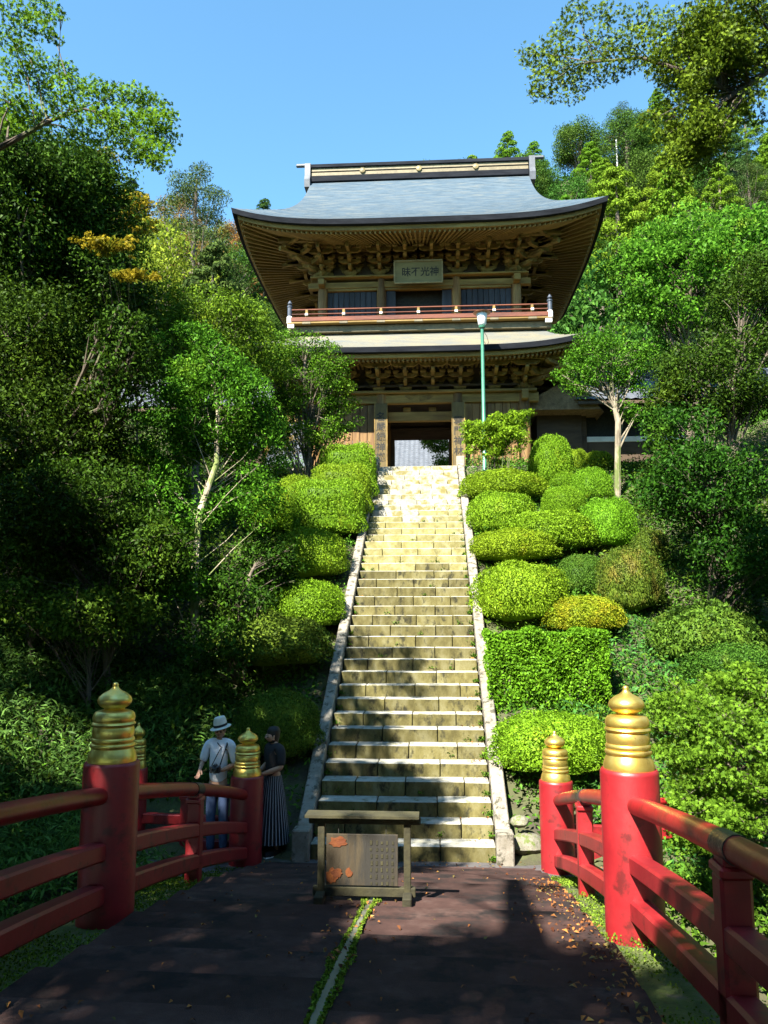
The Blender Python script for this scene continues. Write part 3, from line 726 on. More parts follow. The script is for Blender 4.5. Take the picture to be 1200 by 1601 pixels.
# ------------------------------------------------------------------ arched bridge
BX, BR = -.625, -.0207
def dz(y): return 1.28 - .0137 * (y - .09) ** 2
def dslope(y): return -2 * .0137 * (y - .09)
cb, sb = math.cos(BR), math.sin(BR)
def bw(x, y, z=0): return Vector((BX + x * cb - y * sb, x * sb + y * cb, z))
bridge = thing('arched_bridge', (BX, 0, 0), 'deck of the arched bridge with dark reddish boards and a metal strip down its middle', 'bridge', rz=BR)
PIT = .445
y = -3.2; k = 0
while y < 9.75:
    yn = min(y + PIT, 9.85)
    for s in (-1, 1):
        x0, x1 = (.045, 1.60 + random.uniform(-.03, .03))
        b = MB(); b.box((0, 0, 0), (x1 - x0, yn - y - .016, .07), .006)
        o = b.build('deck_plank', M['deck'], bridge, (s * (x0 + x1) / 2, (y + yn) / 2, dz((y + yn) / 2) - .035))
        o.rotation_euler = (math.atan(dslope((y + yn) / 2) * .5) + random.uniform(-.006, .006), random.uniform(-.004, .004), random.uniform(-.004, .004))
    y = yn; k += 1
b = MB(); b.beam([(0, q, dz(q) - .012) for q in np.linspace(-3, 9.8, 50)], .055, .05); b.build('centre_strip', M['strip'], bridge)
for s in (-1, 1):
    b = MB(); b.beam([(s * 1.3, q, dz(q) - .25) for q in np.linspace(-3.2, 9.8, 40)], .3, .3); b.build('girder', M['wooddark'], bridge)
    b = MB(); b.beam([(s * 1.85, q, dz(q) - .16) for q in np.linspace(-3.2, 9.7, 40)], .62, .12); b.build('edge_kerb', M['mossyedge'], bridge)
def mosscloud(name, pts, size, parent, h=.02):
    P = np.array(pts); c = Cloud()
    Nn = np.tile([0, 0, 1.], (len(P), 1))
    c.add(*leaves(P, Nn, size, .6, .8)); return tag(place(name, c.mesh(name, M['moss']), parent), kind='stuff')
pts = []
for s in (-1, 1):
    for q in range(15000):
        yy = random.uniform(-1, 9.6); 
        if math.sin(yy * 2.1 + s) + math.sin(yy * 5.3) * .6 + random.gauss(0, .5) > -.3:
            pts.append((s * random.uniform(1.56, 2.12), yy, dz(yy) - .07 + random.random() * .035))
for q in range(3600):
    yy = random.uniform(2.5, 6.5); wd = .005 + .05 * (math.sin(yy * 3.1) * .5 + .5) * (math.sin(yy * 11) * .3 + .7)
    pts.append((random.choice((-1, 1)) * random.uniform(.02, .03 + wd), yy, dz(yy) + .005 + random.random() * .02))
mosscloud('moss', pts, .021, bridge)

M['camera_metal'] = surf('dark metal sleeve', [(.3, (.03, .03, .032)), (.7, (.06, .058, .055))], 6, rough=.4, metal=.6)
FIN = [(.0, 0), (.186, 0), (.188, .03), (.178, .07), (.166, .10), (.160, .115), (.170, .125), (.174, .14), (.168, .155), (.158, .16), (.164, .17), (.168, .185), (.162, .2),
       (.156, .205), (.160, .22), (.162, .25), (.158, .285), (.152, .295), (.164, .305), (.170, .318), (.163, .332), (.156, .338), (.163, .35), (.164, .37), (.158, .40), (.146, .42), (.12, .432), (.085, .437),
       (.078, .445), (.085, .455), (.11, .468), (.13, .495), (.134, .52), (.122, .55), (.09, .58), (.05, .602), (.03, .62), (.022, .64), (.024, .652), (.016, .668), (.0, .672)]
FIN = [(r_ * .93, z * .85) for r_, z in FIN]
b = MB(); b.lathe(FIN, 32); fin_me = b.mesh('gold_finial', M['gold'], 50)
b = MB(); b.lathe([(.199, -.12), (.199, 1.005), (.196, 1.02), (.188, 1.03), (.15, 1.036)], 32); post_me = b.mesh('post', M['red'], 40)
b = MB(); b.box((0, 0, .31), (.13, .14, .86), .015); b.box((0, 0, .755), (.17, .15, .05), .012); b.box((0, 0, .8), (.14, .11, .05), .01); strut_me = b.mesh('strut', M['red'])
def railing(name, pts_posts, zf, label, bays, side, group=None, rz=BR, sc=1., first=True):
    """pts_posts: posts in world xy; zf(i, t): deck height along bay i"""
    base = pts_posts[0]
    r_ = thing(name, (base[0], base[1], zf(0, 0)), label, 'railing', group)
    O = Vector((base[0], base[1], zf(0, 0)))
    for i, q in enumerate(pts_posts):
        z = zf(i, 0) if i < len(pts_posts) - 1 else zf(i - 1, 1)
        if i == 0 and not first: continue
        po = place('post', post_me, r_, Vector((q[0], q[1], z)) - O, scale=(sc, sc, 1))
        place('gold_finial', fin_me, po, (0, 0, 1.03))
    for i in range(len(pts_posts) - 1):
        a_, c_ = Vector(pts_posts[i]), Vector(pts_posts[i + 1])
        def pt(t, h): 
            v = a_.lerp(c_, t); return Vector((v.x, v.y, zf(i, t) + h)) - O
        tt = np.linspace(.0, 1, 14)
        b = MB(); b.tube([pt(t, .79) for t in tt], .063 * sc, 16); b.build('handrail', M['redrail'], r_, smooth=60)
        b = MB(); b.beam([pt(t, .41) for t in tt], .13 * sc, .125); b.build('middle_rail', M['red'], r_)
        b = MB(); b.beam([pt(t, .12) for t in tt], .14 * sc, .14); b.build('bottom_rail', M['red'], r_)
        d = (c_ - a_); an = math.atan2(d.y, d.x)
        for t in bays:
            place('strut', strut_me, r_, pt(t, -.06), (0, 0, an))
            b = MB(); b.tube([pt(t - .025, .79), pt(t + .025, .79)], .068 * sc, 16); b.build('rail_sleeve', M['camera_metal'], r_, smooth=60)
    return r_
PY = [5.82 + 4.006 * k for k in (-2, -1, 0, 1)]
for s, lb in ((-1, 'red lacquered railing with gilt onion finials on the shaded side of the bridge'), (1, 'red lacquered railing with gilt onion finials on the sunlit side of the bridge')):
    pp = [tuple(bw(s * 1.868, q)[:2]) for q in PY]
    railing('bridge_railing', pp, lambda i, t: dz(PY[i] + (PY[i + 1] - PY[i]) * t), lb, (.5,), s, 'railings of the arched bridge')
    a_, c_ = pp[-1], tuple(at(217 if s < 0 else 1072, 1130, 10.35)[:2])
    zz = at(217 if s < 0 else 1072, 1130 if s < 0 else 1150, 10.35).z - 1.6
    railing('riverside_railing', [(a_[0] + s * .12, a_[1] + .2), c_], lambda i, t: 0. + zz * t, ('red railing along the bank in dark shade behind the white T-shirt' if s < 0 else 'red railing along the bank half hidden by maple leaves'), (.5,), s, 'railings along the bank', sc=.68, first=False)

# ------------------------------------------------------------------ notice board on the bridge
nb0 = bw(.075 * 0 - .0, 6.42); c0 = at(569, 1405, 6.42)
zb = dz(6.42)
nb = thing('notice_board', (c0.x, 6.42, zb), 'dark wooden notice stand with faded board standing on the bridge deck', 'notice board')
k_ = 1 / pxm(6.42)
def nx_(px): return (px - 569) * k_
zt = at(569, 1273, 6.42).z - zb
for px in (504, 634):
    b = MB(); b.box((nx_(px), 0, zt / 2 - .02), (.055, .055, zt - .02), .006); b.build('leg', M['signwood'], nb)
    b = MB(); b.box((nx_(px), 0, .045), (.07, .34, .07), .008); b.build('foot', M['signwood'], nb)
b = MB(); b.box((nx_(569), 0, .075), (.80, .05, .07), .006); b.build('bottom_bar', M['signwood'], nb)
b = MB(); b.box((nx_(569.5), 0, zt - .043), (.88, .06, .055), .008); b.build('top_bar', M['signwood'], nb)
b = MB(); b.prism([(-.46, zt - .014), (.43, zt - .014), (.43, zt + .006), (-.46, zt + .006)], -.09, .09); b.build('roof_board', M['signwood'], nb)
za, zb2 = at(566, 1303, 6.42).z - zb, at(566, 1383, 6.42).z - zb
b = MB(); b.box((nx_(566), -.02, (za + zb2) / 2), (108 * k_, .02, za - zb2), .003); bo = b.build('board', M['sign'], nb)
rr = random.Random(3)
fk = [0]
def flake(cx, cz, w_, h_):
    fk[0] += .0006
    b = MB(); n = 18; pts = []
    for q in range(n):
        an = 2 * math.pi * q / n; f = rr.uniform(.65, 1.1); pts.append((cx + w_ * math.cos(an) * f, cz + h_ * math.sin(an) * f))
    b.prism(pts, -.0345 - fk[0], -.031); b.build('paint_patch', M['orange'], bo)
flake(nx_(530), za - .055, .075, .045); flake(nx_(521), zb2 + .075, .05, .06); flake(nx_(546), zb2 + .1, .03, .035); flake(nx_(528), zb2 + .09, .05, .035)
for q in range(5):
    b = MB()
    for t in range(7): b.box((nx_(580 + q * 8) + rr.uniform(-.004, .004), -.0325, za - .06 - t * .05), (rr.uniform(.012, .02), .003, rr.uniform(.018, .034)))
    b.build('faded_lettering', M['signwood'], bo)
for px in (530, 602):
    b = MB(); b.tube([(nx_(px), -.015, za), (nx_(px), -.005, zt - .06)], .003, 5); b.build('hanging_wire', M['inkblack'], bo)

# fallen leaves on the deck
M['deadleaf'] = leafmat('fallen leaf', (.09, .035, .018), (.24, .11, .025), (.2, .17, .05), (.55, .6), 9., .1, .8, .03, .6)
P = []
for q in range(210): 
    yy = random.uniform(3.2, 9.4); P.append(tuple(bw(random.uniform(-1.5, 1.5), yy, dz(yy) + .012)))
for q in range(430):
    yy = random.uniform(3.0, 8.2); P.append(tuple(bw(1.6 - abs(random.gauss(0, .18)), yy, dz(yy) + .012)))
for q in range(60):
    yy = random.uniform(4.5, 6.6); P.append(tuple(bw(random.gauss(0, .12), yy, dz(yy) + .02)))
for q in range(150): P.append((SX + random.uniform(-2.4, 2.4), random.uniform(9.7, 10.1), .02))
for q in range(260):
    n = random.randrange(NSTEP - 4); P.append((SX + random.choice((-1, 1, 1)) * (1.1 - abs(random.gauss(0, .12))), Y0 + n * RUN + random.uniform(.05, .3), (n + 1) * RISE + .01))
c = Cloud(); P = np.array(P); c.add(*leaves(P, np.tile([0, 0, 1.], (len(P), 1)), .036, .5, .35, .3, 0., .9))
tag(place('fallen_leaves', c.mesh('fallen_leaves', M['deadleaf'])), kind='stuff')
# small weeds in the step joints
P = []; NN = []
for q in range(150):
    n = random.randrange(NSTEP - 6); x = SX + random.choice((-1.1, 1.1, 1.1, random.uniform(-1, 1)))
    for t in range(14): P.append((x + random.gauss(0, .03), Y0 + n * RUN - .012 + random.gauss(0, .012), n * RISE + .03 + abs(random.gauss(0, .03))))
P = np.array(P); c = Cloud(); c.add(*leaves(P, np.tile([0, -.5, 1.], (len(P), 1)), .04, .4, .7))
tag(place('weeds', c.mesh('weeds', G['undergrowth'])), kind='stuff')

# ------------------------------------------------------------------ people
def flat(name, col, rough=.8, spec=.3):
    m, nt, b = newmat(name); v = coords(nt)
    b.inputs['Base Color'].default_value = (*col, 1); b.inputs['Roughness'].default_value = rough; b.inputs['Specular IOR Level'].default_value = spec
    c = mix(nt, noise(nt, v, 14), tuple(q * .85 for q in col), tuple(min(1, q * 1.1) for q in col)); nt.links.new(c, b.inputs['Base Color'])
    bp = N(nt, 'ShaderNodeBump'); bp.inputs['Strength'].default_value = .3; bp.inputs['Distance'].default_value = .01
    nt.links.new(noise(nt, v, 22), bp.inputs['Height']); nt.links.new(bp.outputs[0], b.inputs['Normal'])
    return m
M['skin'] = flat('skin', (.42, .24, .16), .5)
M['shirt'] = flat('white cotton', (.72, .73, .78)); M['denim'] = flat('denim', (.05, .08, .16)); M['blackcloth'] = flat('black cloth', (.018, .018, .02))
M['hair'] = flat('hair', (.015, .012, .01), .5); M['straw'] = flat('pale straw', (.62, .6, .52)); M['sole'] = flat('shoe sole', (.6, .58, .54)); M['camblack'] = flat('black plastic', (.015, .015, .016), .35, .5)
M['eye'] = flat('eye', (.03, .02, .015), .2, .5); M['skirtgrey'] = flat('grey stripe', (.3, .3, .32))
def skin(name, verts, edges, m, parent, sub=2):
    me = bpy.data.meshes.new(name); me.from_pydata([v[0] for v in verts], edges, [])
    o = bpy.data.objects.new(name, me); COL.objects.link(o)
    md = o.modifiers.new('skin', 'SKIN'); md.use_smooth_shade = True
    for i, v in enumerate(verts):
        sv = me.skin_vertices[0].data[i]; r_ = v[1]; sv.radius = (r_, r_) if not hasattr(r_, '__len__') else r_; sv.use_root = (i == 0)
    sm = o.modifiers.new('sub', 'SUBSURF'); sm.levels = sub; sm.render_levels = sub
    bpy.context.view_layer.update()
    out = bpy.data.meshes.new_from_object(o.evaluated_get(bpy.context.evaluated_depsgraph_get()))
    bpy.data.objects.remove(o); out.materials.clear(); out.materials.append(m); out.name = name
    return place(name, out, parent)
def hand(V, E_, wi, d, side, sp=1.):
    """palm, four bent fingers, thumb; d: pointing direction, side: thumb side"""
    w0 = Vector(V[wi][0]); d = Vector(d).normalized(); side = Vector(side).normalized(); nn_ = d.cross(side).normalized()
    pi_ = len(V); V.append((tuple(w0 + d * .05), (.026, .034))); E_.append((wi, pi_))
    for k, (off, ln) in enumerate(((.024, .065), (.008, .075), (-.009, .07), (-.024, .055))):
        b0 = w0 + d * .085 + side * off
        prev = pi_
        for f_, bend in ((0, 0), (.5, .012), (1, .045)):
            V.append((tuple(b0 + d * ln * f_ + nn_ * bend + side * off * f_ * .3), .0095 - .002 * f_)); E_.append((prev, len(V) - 1)); prev = len(V) - 1
    prev = pi_
    for f_, o_ in ((.02, .038), (.05, .052), (.075, .056)):
        V.append((tuple(w0 + d * (f_ + .01) + side * o_ + nn_ * .01), .0105)); E_.append((prev, len(V) - 1)); prev = len(V) - 1
def chain(V, E_, start, pts):
    prev = start
    for p_, r_ in pts:
        V.append((p_, r_)); E_.append((prev, len(V) - 1)); prev = len(V) - 1
    return prev
def figure(root, sh, arms, head, female=False):
    V = [((0, .01, .90), (.13, .10))]; E_ = []
    ch = chain(V, E_, 0, [((0, 0, 1.05), (.115, .085)), ((0, .0, 1.22), (.13, .095)), ((0, .02, sh - .02), (.105, .08)), ((0, .02, sh + .06), .05)])
    chest = ch - 1
    hx, hy, hz = head
    chain(V, E_, ch, [((hx * .5, hy * .3 + .01, sh + .11), .05), ((hx, hy, hz - .04), (.07, .078)), ((hx, hy + .01, hz + .05), (.075, .088)), ((hx, hy + .015, hz + .10), (.05, .06))])
    hd = len(V) - 2
    fx = Vector((hx * 3, -1, 0)).normalized()
    n0 = Vector((hx, hy, hz + .015)) + fx * .085
    chain(V, E_, hd - 1, [(tuple(n0), .012), (tuple(n0 + fx * .018 + Vector((0, 0, -.012))), .009)])
    for s in (-1, 1):
        q = Vector((hx, hy, hz + .02)) + fx.cross(Vector((0, 0, 1))) * s * .078 - fx * -.0
        chain(V, E_, hd - 1, [(tuple(q), .012), (tuple(q + Vector((0, .012, .02))), .012)])
    for s in (-1, 1):
        A = arms[s]
        i = chain(V, E_, chest, [((s * .12, .02, sh - .0), .05), ((s * .185, .02, sh - .03), .048), (A[0], .038), (tuple((Vector(A[0]) + Vector(A[1])) / 2), .036), (A[1], .025)])
        hand(V, E_, i, A[2], A[3])
    for s in (-1, 1):
        chain(V, E_, 0, [((s * .09, 0, .80), .085), ((s * .10, -.01, .50), .058), ((s * .10, .01, .30), .052), ((s * .10, .02, .09), .036), ((s * .10, -.08, .035), .035), ((s * .105, -.15, .025), .028)])
    return V, E_, fx
# man in a white T-shirt
mp_ = at(340, 1240, 9.95)
man = thing('person', (mp_.x, 9.95, 0), 'person in white T-shirt and pale brimmed hat holding a camera behind the railing', 'person')
arms = {-1: ((-.25, -.01, 1.15), (-.22, -.22, 1.10), (-.05, -.6, -.75), (1, -.2, 0)), 1: ((.27, .03, 1.12), (.10, -.19, 1.08), (-1, -.35, .1), (0, -.2, 1))}
V, E_, fx = figure(man, 1.38, arms, (.02, -.03, 1.51))
skin('body', V, E_, M['skin'], man)
V = [((0, .01, .87), (.15, .12))]; E_ = []
c_ = chain(V, E_, 0, [((0, 0, 1.05), (.15, .12)), ((0, 0, 1.22), (.155, .12)), ((0, .02, 1.36), (.135, .11)), ((0, .02, 1.43), (.078, .075))])
for s in (-1, 1):
    A = arms[s]; e1 = Vector(A[0]); s0 = Vector((s * .185, .02, 1.345))
    chain(V, E_, c_ - 1, [((s * .11, .02, 1.385), .082), (tuple(s0 + Vector((0, 0, .015))), .078), (tuple(s0.lerp(e1, .6)), .07), (tuple(s0.lerp(e1, 1.0)), .07)])
sh_ = skin('t_shirt', V, E_, M['shirt'], man)
V = [((0, .01, .93), (.14, .115))]; E_ = []
for s in (-1, 1): chain(V, E_, 0, [((s * .09, 0, .80), .1), ((s * .10, -.01, .50), .078), ((s * .10, .01, .28), .072), ((s * .10, .02, .09), .068)])
skin('jeans', V, E_, M['denim'], man)
for s in (-1, 1):
    b = MB(); b.tube([(s * .10, .06, .045), (s * .10, -.02, .06), (s * .105, -.12, .045), (s * .105, -.19, .03)], [.045, .055, .048, .03], 12); b.build('shoe', M['camblack'], man, smooth=60)
b = MB(); b.lathe([(.0, -.005), (.155, -.02), (.165, -.012), (.11, .0), (.105, .0), (.098, .08), (.08, .115), (.04, .12), (.0, .112)], 24); hat = b.build('hat', M['straw'], man, (.02, -.02, 1.585), smooth=50)
hat.rotation_euler = (R(7), R(-9), 0)
b = MB(); b.lathe([(.1075, .004), (.1065, .032)], 24); b.build('hat_band', M['blackcloth'], hat)
b = MB(); b.lathe([(.0, -.07), (.06, -.06), (.082, -.02), (.086, .03), (.06, .06), (0, .07)], 18, (0, 0, 0)); hr = b.build('hair', M['hair'], man, (.02, .012, 1.545), smooth=60)
for s in (-1, 1):
    b = MB(); b.lathe([(0, -.012), (.011, -.006), (.013, 0), (.011, .006), (0, .012)], 10); b.build('eye', M['eye'], man, (.025 + s * .03, -.107, 1.525), smooth=60)
man.scale = (.8, .86, 1)
cam_ = thing('camera_held', (mp_.x + .02, 9.95 - .22, 1.10), 'small black camera hanging on a strap in front of a white T-shirt', 'camera')
b = MB(); b.box((0, 0, 0), (.13, .06, .085), .012); b.box((0, 0, .05), (.05, .05, .03), .01); b.build('camera_body', M['camblack'], cam_)
b = MB(); b.lathe([(.036, 0), (.036, .05), (.03, .06), (.0, .055)], 16); q = b.build('lens', M['camblack'], cam_, (0, -.03, 0), smooth=50); q.rotation_euler = (math.pi / 2, 0, 0)
b = MB(); b.tube([(.05, .02, .04), (.075, .10, .17), (.10, .155, .27), (.085, .2, .30)], .008, 6); b.tube([(-.05, .02, .04), (.0, .10, .17), (.03, .14, .24), (-.03, .17, .29)], .006, 6); b.build('strap', M['blackcloth'], cam_)
# woman in black top and long striped skirt
wp = at(424, 1345, 10.15)
wom = thing('person', (wp.x, 10.15, 0), 'person in black top and long pinstriped skirt standing in shade beside the gilt post', 'person', rz=R(-48))
arms = {-1: ((-.22, .03, 1.08), (-.08, -.18, 1.02), (1, -.3, 0), (0, -.2, 1)), 1: ((.23, .0, 1.08), (.02, -.2, .99), (-1, -.15, -.1), (0, -.3, 1))}
V, E_, fx = figure(wom, 1.30, arms, (-.03, -.02, 1.42), True)
skin('body', V, E_, M['skin'], wom)
V = [((0, .01, .90), (.135, .11))]; E_ = []
c_ = chain(V, E_, 0, [((0, 0, 1.05), (.13, .1)), ((0, -.01, 1.18), (.14, .12)), ((0, .02, 1.28), (.13, .105)), ((0, .02, 1.355), (.075, .07))])
for s in (-1, 1):
    A = arms[s]; e1 = Vector(A[0]); s0 = Vector((s * .18, .02, 1.27))
    chain(V, E_, c_ - 1, [((s * .11, .02, 1.305), .08), (tuple(s0 + Vector((0, 0, .015))), .075), (tuple(s0.lerp(e1, .6)), .066), (tuple(s0.lerp(e1, .95)), .064)])
skin('black_top', V, E_, M['blackcloth'], wom)
b = MB(); n = 120; rows = []
for z, r_, pl_ in ((.97, .135, .0), (.9, .15, .003), (.7, .19, .008), (.4, .235, .013), (.17, .265, .018)):
    rows.append([((r_ + pl_ * (1 if k % 4 in (1, 2) else -1)) * math.cos(2 * math.pi * k / n), (r_ + pl_ * (1 if k % 4 in (1, 2) else -1)) * math.sin(2 * math.pi * k / n) * .85, z) for k in range(n + 1)])
b.grid(rows); sk = b.build('pleated_skirt', M['blackcloth'], wom); sk.data.materials.append(M['skirtgrey'])
sk.data.polygons.foreach_set('material_index', [1 if (i % n) % 4 == 1 else 0 for i in range(len(sk.data.polygons))])
b = MB(); b.lathe([(.0, -.12), (.065, -.11), (.09, -.03), (.095, .04), (.07, .085), (0, .1)], 18); b.build('hair', M['hair'], wom, (-.03, .015, 1.465), smooth=60)
for s in (-1, 1):
    b = MB(); b.tube([(s * .10, .06, .05), (s * .10, -.02, .06), (s * .105, -.11, .045), (s * .105, -.17, .035)], [.042, .05, .045, .03], 12); so = b.build('shoe', M['blackcloth'], wom, smooth=60)
    b = MB(); b.box((s * .103, -.05, .012), (.085, .25, .02), .008); b.build('sole', M['sole'], so)
    b = MB(); b.lathe([(0, -.012), (.01, -.006), (.012, 0), (.01, .006), (0, .012)], 10); b.build('eye', M['eye'], wom, (-.03 + s * .03, -.095, 1.435), smooth=60)
wom.scale = (.86, .9, 1)

# ------------------------------------------------------------------ clipped shrubs
def sph(n): return unit(rng.normal(size=(n, 3)))
def bush_mesh(name, m, n=12000, e=2.2, skirt=.25, lump=.05, size=.055, seed=0, bare=0.):
    d = sph(n * 2); d = d[d[:, 2] > -.75][:n]
    def shell(d):
        r_ = (np.abs(d) ** e).sum(1) ** (-1 / e)
        s = seed * 1.7
        r_ = r_ * (1 + lump * (np.sin(d[:, 0] * 5 + s) * np.sin(d[:, 1] * 6 + s * 2) + np.sin(d[:, 2] * 7 + s) * np.sin(d[:, 0] * 9 - s) * .6))
        p = d * r_[:, None]
        lo = p[:, 2] < 0
        p[lo, :2] *= (1 + .16 * np.clip(-p[lo, 2] * 1.6, 0, 1))[:, None]
        p[:, 2] = np.where(lo, .36 + p[:, 2] * .42, .36 + p[:, 2] * .64)
        return p
    p = shell(d)
    dep = 1 - .16 * rng.random(len(p)) ** 2
    low = p[:, 2] < .3
    keep = ~(low & (rng.random(len(p)) < bare))
    p = p * np.stack([dep, dep, 1 - (1 - dep) * .6], 1)
    p, d = p[keep], d[keep]
    c = Cloud()
    nn_ = d + np.array([0, 0, .35])
    c.add(*leaves(p, nn_, size, .55, .55, .15))
    k = int(n * .03)
    d2 = sph(k * 2); d2 = d2[d2[:, 2] > -.2][:k]
    c.add(*leaves(shell(d2) * 1.03, d2, size * 1.2, .4, .8, .2))
    u, v = np.meshgrid(np.linspace(0, 2 * np.pi, 25)[:-1], np.linspace(-1.1, np.pi / 2, 10))
    dd = np.stack([np.cos(u) * np.cos(v), np.sin(u) * np.cos(v), np.sin(v)], -1).reshape(-1, 3)
    core = shell(unit(dd)) * np.array([.84, .84, .9])
    ii = np.arange(240).reshape(10, 24)
    Q = np.stack([ii[:-1], np.roll(ii, -1, 1)[:-1], np.roll(ii, -1, 1)[1:], ii[1:]], -1).reshape(-1, 4)
    c.add(core, Q)
    return c.mesh(name, m)
def stems_mesh(seed):
    b = MB(); r_ = random.Random(seed)
    for k in range(9):
        an = r_.uniform(0, 6.28); x, y = .2 * math.cos(an), .2 * math.sin(an)
        f = r_.uniform(2., 3.4)
        b.tube([(x, y, -.25), (x * 1.4, y * 1.4, .15), (x * f, y * f, .5)], [.03, .024, .012], 5)
    return b.mesh('stems', M['bark'])
BP = [bush_mesh('foliage', G['azalea'], 15000, 2.35, seed=1, lump=.045, size=.05, bare=.3), bush_mesh('foliage', G['azalea'], 15000, 2.5, seed=2, lump=.07, size=.05, bare=.55),
      bush_mesh('foliage', G['azalea'], 16000, 6., seed=3, lump=.04, size=.05, bare=.55), bush_mesh('foliage', G['azalea'], 11000, 2.0, seed=4, lump=.12, size=.065, bare=.5)]
SP = [stems_mesh(1), stems_mesh(2)]
GB = 'clipped azalea shrubs along the stairs'
def shrub(x0, x1, yt, yb, lb, kind=0, m='azalea', depth=1., Y=None, rz=None, grow=1.):
    """x0..x1, top and base: extent in the photograph, turned into a place and a size on the slope"""
    px = (x0 + x1) / 2
    h_ = hit(px, yb) if Y is None else Vector((at(px, yb, Y).x, Y, float(ht(at(px, yb, Y).x, Y))))
    w_ = (x1 - x0) / pxm(h_.y) / 2
    yc = h_.y + w_ * depth * .6
    c0 = at(px, yt, yc); x = at(px, yb, yc).x
    base = float(ht(x, yc)) - .05
    H = max(.35, at(px, yt, yc).z - base)
    w_ = (x1 - x0) / pxm(yc) / 2 * grow
    t = thing('clipped_shrub', (x, yc, base), lb, 'shrub', GB)
    rz = (0 if kind == 2 else random.uniform(0, 6.28)) if rz is None else rz
    w_ *= .98 if x0 < 600 else 1.03
    lift = H * (.16 if x0 < 600 else .03)
    place('foliage', BP[kind], t, (0, 0, lift), (0, 0, rz), (w_, w_ * (.72 if x0 < 600 and kind == 2 else 1), H - lift), G[m])
    place('stems', SP[kind % 2], t, (0, 0, 0), (0, 0, rz), (w_, w_, H * .8))
    return t
for a_ in [
    (722, 850, 737, 800, 'wide flat topped bright shrub directly below the nandina at the stair head', 0),
    (730, 836, 771, 842, 'rounded shrub second down beside the right curb of the stairs', 1),
    (788, 930, 800, 880, 'broad dome shrub in the middle of the right bank, third row down', 0),
    (740, 868, 829, 898, 'shrub with a brown bare gap in its face beside the right curb', 1, 'azalea'),
    (747, 882, 880, 992, 'largest rounded shrub touching the right curb, above the square hedge', 1),
    (852, 972, 932, 1010, 'yellowing dome shrub behind the square hedge', 0, 'azalea_yellow'),
    (779, 951, 1115, 1240, 'big rounded shrub just behind the far gilt post', 1),
    (910, 991, 780, 868, 'round shrub with dry brown underside at the outer edge of the right bank', 1),
    (893, 956, 733, 792, 'small bright round shrub high on the bank, left of the pale trunk', 0),
    (848, 912, 761, 815, 'small dome shrub between two wide ones high on the right bank', 0),
    (850, 905, 738, 772, 'little shrub squeezed below the round topped one on stems', 0),
    (938, 1032, 857, 965, 'brownish mossy shrub half in shade on the right bank', 1, 'azalea_brown'),
    (872, 948, 868, 935, 'low dark green shrub in the shadow between larger domes', 0, 'azalea_shade_dark'),
    (1028, 1182, 945, 1055, 'wide dark green shrub in front of the shady thicket', 3, 'azalea_shade_dark'),
    (1070, 1205, 1003, 1085, 'low spreading shrub at the right edge above the maple', 0, 'azalea_shade_dark'),
    (990, 1046, 828, 890, 'small scruffy olive shrub beside dry grass', 3, 'azalea_brown'),
    (912, 957, 706, 738, 'tiny clipped shrub at the foot of the pale trunk', 0),
    (884, 918, 703, 740, 'tiny pale shrub right of the round topped one on stems', 1),
    (500, 588, 698, 795, 'boxy shrub at the stair head beside the left curb', 2),
    (488, 579, 729, 826, 'boxy shrub second from the stair head on the left', 2),
    (455, 569, 754, 862, 'largest boxy shrub on the left with browning lower face', 2, 'azalea'),
    (424, 500, 745, 830, 'rounded shrub tucked behind the boxy one on the left', 0),
    (378, 462, 762, 850, 'flat topped shrub with bare twigs below at the far left of the row', 1),
    (422, 541, 828, 932, 'dome shrub with hollow twiggy base beside the left curb', 1),
    (421, 540, 907, 1005, 'dome shrub half in shadow beside the left curb', 0),
    (330, 515, 960, 1090, 'dark shrub in deep shade low on the left bank', 3, 'azalea_shade_dark'),
    (372, 495, 1080, 1215, 'rounded shrub in deep shade behind the woman and the far post', 1, 'azalea_shade_dark'),
]: shrub(*a_)
shrub(828, 894, 682, 712, 'round topped pale shrub held up on bare stems near the stair head', 0, Y=20.6)
hb = hit(858, 1118); hy = hb.y
hx0, hx1 = at(764, 1100, hy).x, at(956, 1100, hy).x
hz1 = at(858, 988, hy).z
base = float(ht((hx0 + hx1) / 2, hy)) - .1
hg = thing('clipped_hedge', ((hx0 + hx1) / 2, hy + .5, base), 'square cut green hedge on the right bank beside the stairs', 'hedge')
